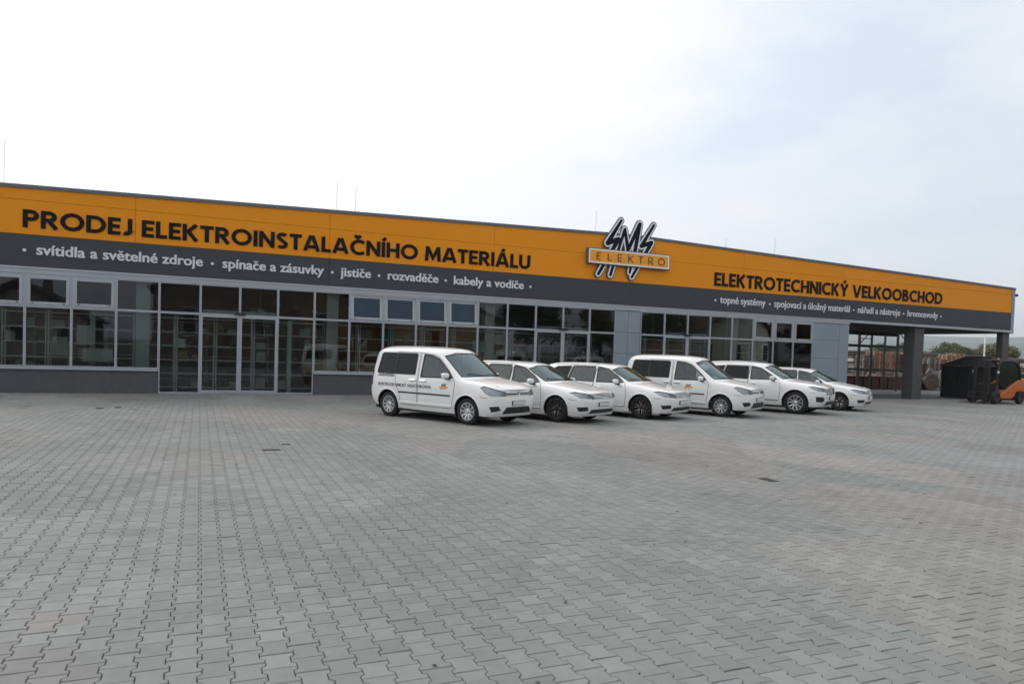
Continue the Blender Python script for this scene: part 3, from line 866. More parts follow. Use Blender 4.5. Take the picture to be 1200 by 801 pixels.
def cut(bm, poly3, d, facing=.12, keep=None):
    d = Vector(d).normalized(); v = Vector((0, 0, 1)); u = v.cross(d).normalized()
    poly = [(Vector(p).dot(u), Vector(p).z) for p in poly3]
    lo = (min(p[0] for p in poly) - .12, min(p[1] for p in poly) - .12); hi = (max(p[0] for p in poly) + .12, max(p[1] for p in poly) + .12)
    F = []
    for f in bm.faces:
        c = f.calc_center_median()
        a, b = c.dot(u), c.z
        if lo[0] < a < hi[0] and lo[1] < b < hi[1] and f.normal.dot(d) > facing and (keep is None or keep(c)): F.append(f)
    n = len(poly)
    for i in range(n):
        p, q = poly[i], poly[(i + 1) % n]
        e = u * (q[0] - p[0]) + v * (q[1] - p[1])
        if e.length < 1e-6: continue
        no = e.cross(d).normalized(); co = u * p[0] + v * p[1]
        # only the faces near this edge need the cut
        ge = set(); gv = set()
        for f in F: ge.update(f.edges); gv.update(f.verts)
        r = bmesh.ops.bisect_plane(bm, geom=list(F) + list(ge) + list(gv), dist=2e-4, plane_co=co, plane_no=no)
        F = [g_ for g_ in r['geom'] if isinstance(g_, bmesh.types.BMFace) and g_.is_valid]
    return [f for f in F if inside((f.calc_center_median().dot(u), f.calc_center_median().z), poly)]
def extract(bm, faces, shift=0.0):
    mb = MB(); idx = {}
    for f in faces:
        for v in f.verts:
            if v not in idx: idx[v] = len(idx)
    vs = [None] * len(idx)
    for v, i in idx.items(): vs[i] = v.co + v.normal * shift
    mb.add([v[:] for v in vs], [[idx[v] for v in f.verts] for f in faces])
    return mb
def build_shell(mb, name, mat, parent):
    """keeps the winding of the source faces"""
    me = bpy.data.meshes.new(name); me.from_pydata(mb.v, [], mb.f)
    me.polygons.foreach_set('use_smooth', [True] * len(me.polygons))
    return link(name, me, mat, parent)
def outline_strip(bvh, poly, d, w, closed=True, off=.003):
    """thin raised strip that follows an outline on the body"""
    d = Vector(d).normalized()
    P_ = []
    n = len(poly)
    for i in range(n if closed else n - 1):
        a = Vector(poly[i]); b = Vector(poly[(i + 1) % n]); m = max(1, int((b - a).length / .06))
        P_ += [a.lerp(b, k / m) for k in range(m)]
    if not closed: P_.append(Vector(poly[-1]))
    out = []
    for p in P_:
        h = bvh.ray_cast(p + d * 7, -d)
        if h[0] is not None: out.append((h[0] + h[1] * off, h[1]))
    mb = MB(); vs = []; m = len(out)
    for i in range(m):
        p, nr = out[i]
        a = out[i - 1][0] if (i > 0 or closed) else p
        b = out[(i + 1) % m][0] if (i < m - 1 or closed) else p
        tdir = (b - a)
        if tdir.length < 1e-6: tdir = Vector((1, 0, 0))
        s = tdir.normalized().cross(nr).normalized()
        vs += [p - s * w / 2, p + s * w / 2]
    fs = [(2 * i, 2 * i + 1, 2 * ((i + 1) % m) + 1, 2 * ((i + 1) % m)) for i in range(m if closed else m - 1)]
    mb.add(vs, fs); return mb
def wheel(parent, x, y, r, w, style, side, steer=0.0):
    """side -1: right-hand side (outer face towards -y)"""
    k = -side   # local outer direction handled by flipping y
    mb = MB()
    rr = r * .66
    half = w / 2
    prof = [(rr, -half * .82), (rr + .02, -half), (r - .035, -half * .98), (r - .008, -half * .8), (r, -half * .5), (r, half * .5), (r - .008, half * .8), (r - .035, half * .98), (rr + .02, half), (rr, half * .82)]
    prof = prof + [prof[0]]
    mb.lathe(prof, 40, 'y')
    t = mb.build('wheel', M_RUBBER, parent, smooth=True)
    t.location = (x, y, r); t.rotation_euler = (0, 0, steer)
    s = side
    b = MB(); b.lathe([(rr + .002, s * half * .86), (rr - .018, s * half * .86), (rr - .03, s * half * .55), (rr - .035, -s * half * .5), (.05, -s * half * .5)], 36, 'y')
    rim_m = {'van': M_RIMS, 'suv': M_RIMS, 'dark': M_RIMB, 'fork': M_DSTEEL}[style]
    b.build('rim', M_RIMD if style in ('dark',) else rim_m, t, smooth=True)
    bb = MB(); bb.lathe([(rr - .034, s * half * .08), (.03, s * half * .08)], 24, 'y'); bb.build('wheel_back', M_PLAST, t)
    bk = MB(); bk.lathe([(rr - .04, s * half * .15), (.02, s * half * .15)], 24, 'y'); bk.build('brake_disc', M_DSTEEL, t)
    sp = MB()
    ns = {'van': 5, 'suv': 5, 'dark': 5, 'fork': 6}[style]
    for i in range(ns):
        a0 = 2 * pi * i / ns + .3
        pairs = {'van': ((-.42, -.40, .012), (-.16, -.22, .012), (.16, .22, .012), (.42, .40, .012)), 'suv': ((-.20, -.30, .022), (.20, .30, .022)), 'dark': ((-.10, -.36, .009), (.10, .36, .009), (0, 0, .007)), 'fork': ((0, 0, .05),)}[style]
        for d0, d1, hw_ in pairs:
            p0 = Vector((cos(a0 + d0) * .06, 0, sin(a0 + d0) * .06)); p1 = Vector((cos(a0 + d1) * (rr - .012), 0, sin(a0 + d1) * (rr - .012)))
            dr = (p1 - p0).normalized(); nn = Vector((-dr.z, 0, dr.x))
            yo, yi = s * half * .62, s * half * .3
            ye = s * half * .84
            vs = [p0 - nn * hw_, p0 + nn * hw_, p1 + nn * hw_ * .8, p1 - nn * hw_ * .8]
            ys = [yo, yo, ye, ye]
            sp.add([(q.x, yv, q.z) for q, yv in zip(vs, ys)] + [(q.x * 1.0, yi, q.z) for q in vs], [(0, 1, 2, 3), (0, 4, 5, 1), (1, 5, 6, 2), (2, 6, 7, 3), (3, 7, 4, 0)])
    sp.build('spokes', rim_m, t)
    hb = MB(); hb.lathe([(0, s * half * .70), (.05, s * half * .68), (.068, s * half * .6), (.07, s * half * .2)], 20, 'y'); hb.build('hub_cap', rim_m if style != 'dark' else M_RIMD, t, smooth=True)
    return t
def seat(mb, x, y, z, w=.48):
    mb.cbox(x - .45, x + .1, y - w / 2, y + w / 2, z, z + .2, .05)
    # leaning backrest
    A = [(x - .42, y - w / 2 + .03, z + .15), (x - .28, y - w / 2 + .03, z + .15), (x - .46, y - w / 2 + .06, z + .78), (x - .58, y - w / 2 + .06, z + .78)]
    B = [(a, 2 * y - b, c) for a, b, c in A]
    mb.add(A + B, [(0, 1, 2, 3), (7, 6, 5, 4)] + [(i, 4 + i, 4 + (i + 1) % 4, (i + 1) % 4) for i in range(4)])
    mb.cbox(x - .62, x - .52, y - .12, y + .12, z + .82, z + 1.0, .04)
    mb.bar((x - .56, y - .05, z + .74), (x - .57, y - .05, z + .86), .008); mb.bar((x - .56, y + .05, z + .74), (x - .57, y + .05, z + .86), .008)

def make_car(name, label, spec, group='white cars parked in a row'):
    S_ = spec
    t = thing(name, label, S_.get('cat', 'car'), (0, 0, 0), 0, group)
    bm = subsurf_cage(S_['rings'], creases=S_.get('creases', ()), bulge_f=S_.get('bulge', .05))
    bvh = BVHTree.FromBMesh(bm)
    hw = S_['hw']
    WB, r, ra = S_['wb'], S_['r'], S_['ra']
    glass_parts = []
    def both(poly_xz, fn):
        for s in (-1, 1): fn([(x, s * 1.0, z) for x, z in poly_xz], s)
    # wheel arches
    for xa in (0, -WB):
        poly = [(xa + ra * cos(a), r + .0 + ra * sin(a)) for a in [radians(q) for q in range(-40, 221, 13)]]
        for s in (-1, 1):
            f = cut(bm, [(x, 0, z) for x, z in poly], (0, s, 0), -.2, keep=lambda c: c.y * s > hw * .6)
            bmesh.ops.delete(bm, geom=f, context='FACES')
    pieces = []
    for nm, poly, mat in S_['windows']:
        for s in (-1, 1):
            f = cut(bm, [(x, 0, z) for x, z in poly], (0, s, 0), .15, keep=lambda c: c.y * s > .2)
            mb = extract(bm, f, -.006); pieces.append((nm, mb, mat)); bmesh.ops.delete(bm, geom=f, context='FACES')
    for nm, poly, mat, dx in S_['screens']:
        f = cut(bm, [(0, y, z) for y, z in poly], (dx, 0, 0), .1, keep=lambda c: c.x * dx > S_['screen_x'][0 if dx > 0 else 1] * dx)
        mb = extract(bm, f, -.004); pieces.append((nm, mb, mat)); bmesh.ops.delete(bm, geom=f, context='FACES')
    for nm, poly, mat, d, shift in S_['front']:
        sides = (-1, 1) if abs(d[1]) > .01 else (1,)
        for s in sides:
            dd = (d[0], d[1] * s, d[2])
            f = cut(bm, [(x, y * s, z) for x, y, z in poly], dd, .05, keep=lambda c: (c.x > -.1 if d[0] > 0 else c.x < -2.5) and (abs(d[1]) < .01 or c.y * s > 0))
            if not f: continue
            if nm == 'headlight':
                pieces.append((nm, extract(bm, f, -.02), M_LAMP)); pieces.append(('headlight_lens', extract(bm, f, .003), M_LENS))
                cs_ = [(f_.calc_center_median(), f_.calc_area(), f_.normal.copy()) for f_ in f]; A_ = sum(q[1] for q in cs_)
                ctr = sum((q[0] * q[1] for q in cs_), Vector()) / A_; nr = sum((q[2] * q[1] for q in cs_), Vector()).normalized()
                tang = Vector((0, 0, 1)).cross(nr).normalized(); up_ = nr.cross(tang)
                for k_, rad_ in ((-.075, .043), (.055, .036)):
                    lm = MB(); c0 = ctr + tang * k_ * s - nr * .014
                    lm.add([c0 + nr * (.006 if r2 else .014) + (tang * cos(2 * pi * i / 16) + up_ * sin(2 * pi * i / 16)) * r2 for r2 in (rad_, rad_ * .55) for i in range(16)] + [c0 + nr * .012], [(i, (i + 1) % 16, 16 + (i + 1) % 16, 16 + i) for i in range(16)] + [(16 + i, 16 + (i + 1) % 16, 32) for i in range(16)])
                    pieces.append(('headlight_reflector', lm, M_LED))
            else: pieces.append((nm, extract(bm, f, shift), mat))
            bmesh.ops.delete(bm, geom=f, context='FACES')
    # doors are shells of their own
    for nm, poly in S_['doors']:
        for s in (-1, 1):
            f = cut(bm, [(x, 0, z) for x, z in poly], (0, s, 0), -.1, keep=lambda c: c.y * s > .3)
            mb = extract(bm, f, 0); bmesh.ops.delete(bm, geom=f, context='FACES')
            d_ = build_shell(mb, nm, M_PAINT, t)
            st = outline_strip(bvh, [(x, 0, z) for x, z in poly], (0, s, 0), .011)
            st.build('door_gap', M_SEAM, d_)
            hx, hz = S_['handles'][nm]
            h = bvh.ray_cast(Vector((hx, s * 3, hz)), Vector((0, -s, 0)))
            if h[0] is not None:
                p = h[0]; mh = MB()
                mh.cbox(p.x - .10, p.x + .10, p.y - .012 if s < 0 else p.y - .03, p.y + .03 if s < 0 else p.y + .012, p.z - .022, p.z + .022, .006)
                mh.cbox(p.x - .105, p.x + .105, min(p.y + s * .018, p.y + s * .05), max(p.y + s * .018, p.y + s * .05), p.z - .012, p.z + .018, .01)
                mh.build('handle', M_PAINT, d_)
    # inner lining
    faces = [f for f in bm.faces if f.calc_center_median().z > .55 and f.calc_center_median().x < .1]
    mb = extract(bm, faces, -.022); mb.f = [tuple(reversed(q)) for q in mb.f]
    build_shell(mb, 'interior_lining', M_LINING, t)
    mb = extract(bm, bm.faces[:], 0)
    build_shell(mb, 'body', M_PAINT, t)
    for nm, mb, mat in pieces:
        if nm in ('headlight_lens', 'headlight_reflector'): build_shell(mb, nm.split('_')[1], mat, last)
        else: last = build_shell(mb, nm, mat, t)
    # black seals round the side windows
    for nm, poly, mat in S_['windows']:
        for s in (-1, 1): outline_strip(bvh, [(x, 0, z) for x, z in poly], (0, s, 0), .034, off=.002).build('window_seal', M_PLAST, t)
    for nm, poly, mat, dx in S_['screens']:
        outline_strip(bvh, [(0, y, z) for y, z in poly], (dx, 0, 0), .03, off=.002).build('window_seal', M_PLAST, t)
    # underbody, wheel wells
    u = MB(); u.box(-WB - .55, .55, -hw + .12, hw - .12, .2, .42); u.box(-WB + ra, -ra, -hw + .06, hw - .06, .19, .5)
    u.box(.1, S_['nose'] - .18, -.55, .55, .22, .5); u.box(S_['tail'] + .15, -WB, -.6, .6, .3, .5)
    u.build('underbody', M_PLAST, t)
    for xa in (0, -WB):
        for s in (-1, 1):
            m_ = MB(); ang = [radians(q) for q in range(-25, 206, 15)]
            vs = [(xa + ra * cos(a) * 1.0, s * (hw - .05), r + ra * sin(a)) for a in ang] + [(xa + ra * cos(a), s * (hw - .42), r + ra * sin(a)) for a in ang]
            n = len(ang); m_.add(vs, [(i, i + 1, n + i + 1, n + i) for i in range(n - 1)] + [tuple(range(n, 2 * n))])
            m_.build('wheel_well', M_PLAST, t)
            pts = []
            for a in ang:
                q = Vector((xa + (ra + .012) * cos(a), s * 3, r + (ra + .012) * sin(a)))
                h = bvh.ray_cast(q, Vector((0, -s, 0)))
                if h[0] is not None and abs(h[0].y) > hw * .7: pts.append(h[0] + Vector((0, s * .004, 0)))
            if len(pts) > 3:
                MB().tube(pts, .016 if S_.get('arch') != 'black' else .03, 6).build('wheel_arch', M_PAINT if S_.get('arch') != 'black' else M_PLAST, t, smooth=True)
            tw = S_['tw']
            wheel(t, xa, s * (hw - tw / 2 - .025), r, tw, S_['rim'], s, S_.get('steer', 0) if xa == 0 else 0)
    # interior
    for x, y in S_['seats']:
        sm = MB(); seat(sm, x, y, S_['seat_z']); sm.build('seat', M_SEAT, t, smooth=False)
    dsh = MB(); dx, dz = S_['dash']
    dsh.prism([(dx - .35, dz - .35), (dx - .38, dz - .05), (dx - .25, dz), (dx + .2, dz - .03), (dx + .25, dz - .3)], -hw + .16, hw - .16, 'y'); dsh.build('dashboard', M_DASH, t)
    fl = MB(); fl.box(S_['tail'] + .3, dx, -hw + .1, hw - .1, .43, .47); fl.build('cabin_floor', M_LINING, t)
    sw = MB(); c = Vector((dx - .48, .38, dz - .02))
    sw.tube([c + Vector((-.10 * sin(a) * .9, .185 * cos(a), .185 * sin(a) * .9)) for a in [2 * pi * i / 20 for i in range(21)]], .014, 6)
    sw.bar(c + Vector((0, -.18, 0)), c + Vector((0, .18, 0)), .018); sw.bar(c, c + Vector((.2, 0, -.08)), .03, 6)
    sw.build('steering_wheel', M_PLAST, t, smooth=True)
    # mirrors
    mx, my, mz = S_['mirror']
    for s in (-1, 1):
        m_ = MB(); vs = []
        bmm = bmesh.new(); bmesh.ops.create_icosphere(bmm, subdivisions=3, radius=1)
        for v in bmm.verts:
            p = v.co; q = Vector([abs(a) ** .62 * (1 if a > 0 else -1) for a in p])
            v.co = Vector((q.x * .065 * (1.15 if q.x > 0 else .8), q.y * .105, q.z * .068))
        bmm.verts.index_update()
        m_.add([(v.co.x + mx, v.co.y + s * my, v.co.z + mz) for v in bmm.verts], [[v.index for v in f.verts] for f in bmm.faces]); bmm.free()
        mo = m_.build('mirror', M_PAINT, t, smooth=True)
        a_ = MB(); a_.cbox(mx - .04, mx + .05, min(s * (my - .24), s * (my - .02)), max(s * (my - .24), s * (my - .02)), mz - .095, mz - .05, .012); a_.build('mirror_arm', M_PLAST, mo)
        g_ = MB(); g_.cbox(mx - .068, mx - .058, min(s * (my - .08), s * (my + .08)), max(s * (my - .08), s * (my + .08)), mz - .048, mz + .048, .004); g_.build('mirror_glass', M_CHROME, mo)
    # front badge, plates, grille bars
    zb = S_['badge']
    h = bvh.ray_cast(Vector((3, 0, zb)), Vector((-1, 0, 0)))
    if h[0] is not None:
        x_ = h[0].x
        b_ = MB(); b_.lathe([(.045, x_ + .012), (.058, x_ + .018), (.066, x_ + .012), (.066, x_ - .02)], 24, 'x', (0, 0, zb)); bo = b_.build('badge', M_CHROME, t, smooth=True)
        b_ = MB(); b_.lathe([(0, x_ + .008), (.048, x_ + .01)], 20, 'x', (0, 0, zb)); b_.build('badge_face', M_PLAST, bo)
        b_ = MB()
        for p, q in (((-.022, .035), (0, .005)), ((0, .005), (.022, .035)), ((-.036, .02), (-.016, -.036)), ((-.016, -.036), (0, -.006)), ((0, -.006), (.016, -.036)), ((.016, -.036), (.036, .02))):
            b_.bar((x_ + .013, p[0], zb + p[1]), (x_ + .013, q[0], zb + q[1]), .0045)
        b_.build('badge_emblem', M_CHROME, bo)
    for z in S_['bars']:
        vs = []
        for i in range(25):
            y = -S_['bar_w'] + 2 * S_['bar_w'] * i / 24
            h = bvh.ray_cast(Vector((3, y, z)), Vector((-1, 0, 0)))
            if h[0] is not None: vs.append(h[0] + Vector((.004, 0, 0)))
        if len(vs) > 3: MB().tube(vs, .011, 6).build('grille_bar', M_CHROME, t, smooth=True)
    zp = S_['plate']
    h = bvh.ray_cast(Vector((3, 0, zp)), Vector((-1, 0, 0)))
    if h[0] is not None:
        pl = MB(); pl.cbox(h[0].x - .02, h[0].x + .022, -.26, .26, zp - .055, zp + .055, .006); po = pl.build('number_plate', M_PLAST, t)
        pl = MB(); pl.box(h[0].x + .0225, h[0].x + .024, -.25, .25, zp - .047, zp + .047); pl.build('plate_face', M_PLATE, po)
    # bonnet and bumper shut lines
    hx0, hx1, hy0, hy1 = S_['bonnet']
    for s in (-1, 1):
        outline_strip(bvh, [(hx0, s * hy0, 0), ((hx0 + hx1) / 2, s * (hy0 * .55 + hy1 * .45 + .02), 0), (hx1, s * hy1, 0)], (0, 0, 1), .012, closed=False).build('bonnet_gap', M_SEAM, t)
    bz_ = S_['bumper_line']
    for s in (-1, 1):
        outline_strip(bvh, [(ra + .02, 0, bz_), (.62, 0, bz_ - .02)], (0, s, 0), .010, closed=False).build('bumper_gap', M_SEAM, t)
    # wipers
    wx, wz = S_['wiper']
    w_ = MB()
    for y0, y1 in ((.55, -.02), (-.05, -.6)):
        pts = []
        for i in range(8):
            y = y0 + (y1 - y0) * i / 7
            h = bvh.ray_cast(Vector((3, y, wz + .035 * i / 7)), Vector((-1, 0, 0)))
            if h[0] is not None: pts.append(h[0] + Vector((.012, 0, .008)))
        if len(pts) > 2:
            w_ = MB().tube(pts, .008, 5); w_.build('wiper', M_PLAST, t)
    # extras
    for fn in S_.get('extras', ()): fn(t, bvh)
    bm.free()
    return t

def rail_extra(x0, x1, y, off=.035, mat=None):
    def fn(t, bvh):
        for s in (-1, 1):
            pts = []
            for i in range(15):
                x = x0 + (x1 - x0) * i / 14
                h = bvh.ray_cast(Vector((x, s * y, 4)), Vector((0, 0, -1)))
                e = min(i, 14 - i); pts.append(h[0] + Vector((0, 0, off * min(1, e / 1.5) - .004)))
            MB().tube(pts, .014, 6).build('roof_rail', mat or M_CHROME, t, smooth=True)
    return fn
def strip_extra(x0, x1, z0, z1, h_, mat, name='side_strip', y_off=.008):
    def fn(t, bvh):
        for s in (-1, 1):
            vs = []; n = 20
            for i in range(n + 1):
                f = i / n; x = x0 + (x1 - x0) * f; z = z0 + (z1 - z0) * f
                q = []
                for dz_, o in ((-h_ / 2, .001), (-h_ / 2 + .008, y_off), (h_ / 2 - .008, y_off), (h_ / 2, .001)):
                    h = bvh.ray_cast(Vector((x, s * 3, z + dz_)), Vector((0, -s, 0)))
                    q.append((h[0] if h[0] is not None else Vector((x, s * .9, z + dz_))) + Vector((0, s * o, 0)))
                vs += q
            fs = []
            for i in range(n):
                for k in range(3): fs.append((4 * i + k, 4 * i + k + 1, 4 * i + 5 + k, 4 * i + 4 + k))
            MB().add(vs, fs).build(name, mat, t)
    return fn
def antenna_extra(x, z):
    def fn(t, bvh):
        h = bvh.ray_cast(Vector((x, 0, 4)), Vector((0, 0, -1)))
        p = h[0]; MB().bar(p, p + Vector((-.12, 0, .16)), .008, 6, .003).build('aerial', M_PLAST, t)
    return fn
def lettering_extra(text, x0, x1, z, hgt, tk, mat, label='side_lettering'):
    """flat vinyl on the right-hand flank; reads rear to front"""
    def fn(t, bvh):
        W_ = text_width(text, tk, .1, .3); sx = (x1 - x0) / W_; u = 0; all_ = MB()
        for c in text:
            if c == ' ': u += .4; continue
            def f(a, b, d, u=u):
                x = x0 + (u + a) * sx; zz_ = z + b * hgt
                h = bvh.ray_cast(Vector((x, -3, zz_)), Vector((0, 1, 0)))
                y = h[0].y if h[0] is not None else -.9
                return (x, y - .002 - d, zz_)
            w, mb = letter_mesh(c, tk, f, .0015); all_.add(mb.v, mb.f); u += w + .1
        all_.build(label, mat, t)
    return fn
def flank_logo(x, z, k):
    """small copy of the shop logo on the front door"""
    def fn(t, bvh):
        def q(X_, Z_, o=.003):
            xx = x + (X_ - 16.7) * k; zz_ = z + (Z_ - 5.9) * k
            h = bvh.ray_cast(Vector((xx, -3, zz_)), Vector((0, 1, 0)))
            y = h[0].y if h[0] is not None else -.9
            return (xx, y - o, zz_)
        mb = MB()
        for pts, rs in strokes:
            for a, b, ra_, rb_ in zip(pts[:-1], pts[1:], rs[:-1], rs[1:]):
                a = Vector(a); b = Vector(b); nn = Vector((-(b - a).y, (b - a).x)).normalized()
                mb.add([q(*(a + nn * ra_)), q(*(b + nn * rb_)), q(*(b - nn * rb_)), q(*(a - nn * ra_))], [(0, 1, 2, 3)])
        mb.build('door_emblem', M_NAVY, t)
        mb = MB(); mb.add([q(14.7, 5.57, .005), q(18.7, 5.57, .005), q(18.7, 6.16, .005), q(14.7, 6.16, .005)], [(0, 1, 2, 3)])
        mb.build('door_emblem_bar', M_LORANGE, t)
    return fn

def circ_poly(x, y, z, r, n=12): return [(x, y + r * cos(2 * pi * i / n), z + r * sin(2 * pi * i / n)) for i in range(n)]
VAN = dict(bonnet=(-.18, .74, .79, .56), bumper_line=.70, cat='van', hw=.895, wb=2.68, r=.325, ra=.385, tw=.21, rim='van', nose=.88, tail=-3.53, arch='white',
  rings=[
  ([-3.42, -3.50, -3.53, -3.50, -3.47, -3.37, -3.30, -3.28], [.74, .80, .82, .82, .80, .70, .48, 0], [.34, .46, .66, .92, 1.12, 1.64, 1.79, 1.80]),
  ([-3.30, -3.38, -3.41, -3.40, -3.38, -3.27, -3.18, -3.16], [.83, .88, .895, .89, .87, .765, .56, 0], [.30, .42, .66, .92, 1.12, 1.70, 1.825, 1.84]),
  (-2.9, [.85, .89, .90, .897, .875, .775, .58, 0], [.26, .40, .66, .92, 1.12, 1.73, 1.84, 1.86]),
  (-2.0, [.85, .89, .90, .897, .875, .775, .58, 0], [.25, .39, .66, .92, 1.10, 1.74, 1.845, 1.865]),
  (-1.3, [.85, .89, .90, .897, .875, .765, .57, 0], [.24, .38, .66, .92, 1.08, 1.72, 1.83, 1.85]),
  ([-.85, -.85, -.85, -.85, -.90, -1.08, -.98, -.94], [.85, .89, .90, .897, .87, .735, .53, 0], [.24, .38, .65, .90, 1.06, 1.66, 1.775, 1.80]),
  ([-.22, -.22, -.22, -.22, -.27, -.24, -.03, .05], [.85, .89, .90, .89, .86, .80, .54, 0], [.24, .38, .64, .90, 1.03, 1.085, 1.12, 1.125]),
  ([.18, .18, .18, .18, .17, .18, .22, .24], [.85, .89, .90, .89, .85, .76, .51, 0], [.24, .37, .62, .88, 1.0, 1.055, 1.085, 1.09]),
  ([.50, .50, .50, .50, .50, .50, .52, .53], [.84, .885, .895, .885, .83, .72, .49, 0], [.24, .36, .60, .85, .955, 1.0, 1.025, 1.03]),
  ([.68, .71, .72, .71, .70, .71, .74, .75], [.79, .85, .86, .85, .78, .66, .46, 0], [.24, .34, .57, .80, .895, .935, .955, .96]),
  ([.78, .85, .87, .85, .82, .83, .86, .87], [.68, .73, .74, .73, .67, .55, .38, 0], [.24, .33, .52, .73, .84, .875, .885, .89])],
  windows=[('front_window', [(-.50, 1.10), (-.66, 1.25), (-1.00, 1.535), (-1.22, 1.615), (-1.50, 1.645), (-1.54, 1.08)], M_CGLASS),
           ('sliding_door_window', [(-1.74, 1.13), (-1.72, 1.63), (-1.76, 1.65), (-2.44, 1.65), (-2.44, 1.13)], M_CTINT),
           ('rear_window', [(-2.446, 1.13), (-2.446, 1.65), (-3.00, 1.65), (-3.07, 1.61), (-3.18, 1.17), (-3.15, 1.13)], M_CTINT)],
  screens=[('windscreen', [(-.76, 1.135), (-.66, 1.625), (-.33, 1.70), (.33, 1.70), (.66, 1.625), (.76, 1.135), (.38, 1.15), (-.38, 1.15)], M_CSCREEN, 1),
           ('tailgate_window', [(-.60, 1.16), (-.56, 1.58), (.56, 1.58), (.60, 1.16)], M_CTINT, -1)],
  screen_x=(-1.3, -2.9),
  front=[('headlight', [(.40, .87, .91), (.50, .85, .955), (.80, .66, .87), (.92, .42, .815), (.88, .50, .725), (.66, .82, .725), (.52, .86, .80)], None, (.80, .6, 0), 0),
         ('grille', [(.86, -.53, .835), (.86, .53, .835), (.86, .50, .735), (.86, -.50, .735)], M_PLAST, (1, 0, 0), -.012),
         ('lower_intake', [(.9, -.46, .47), (.9, .46, .47), (.9, .58, .31), (.9, -.58, .31)], M_PLAST, (1, 0, 0), -.012),
         ('fog_light_recess', [(.62, .82, .48), (.82, .70, .50), (.85, .64, .40), (.68, .80, .35)], M_PLAST, (.78, .62, 0), -.01),
         ('tail_light', [(-3.45, .78, 1.18), (-3.45, .86, 1.18), (-3.45, .88, .80), (-3.45, .78, .80)], M_TAIL, (-1, .25, 0), .004)],
  doors=[('front_door', [(-.50, .36), (-.42, .62), (-.40, .98), (-.47, 1.085), (-.64, 1.265), (-.98, 1.56), (-1.21, 1.645), (-1.60, 1.68), (-1.62, .9), (-1.60, .36)]),
         ('sliding_door', [(-1.635, .36), (-1.65, 1.0), (-1.63, 1.685), (-2.435, 1.685), (-2.42, .90), (-2.26, .62), (-2.22, .36)])],
  handles={'front_door': (-1.44, .985), 'sliding_door': (-1.80, .985)},
  seats=[(-1.35, -.40), (-1.35, .40), (-2.25, -.42), (-2.25, .42), (-2.25, 0)], seat_z=.62, dash=(-.32, 1.12), mirror=(-.62, .99, 1.15),
  badge=.785, bars=(.745, .80, .828), bar_w=.47, plate=.56, wiper=(.0, 1.17),
  extras=[strip_extra(-2.30, -.52, .665, .665, .042, M_PLAST), strip_extra(-3.1, -2.46, 1.06, 1.055, .02, M_PLAST, 'sliding_rail', .004), antenna_extra(-2.95, 0),
          strip_extra(-2.24, -.46, .40, .40, .07, M_PAINT, 'sill_moulding', .02)])
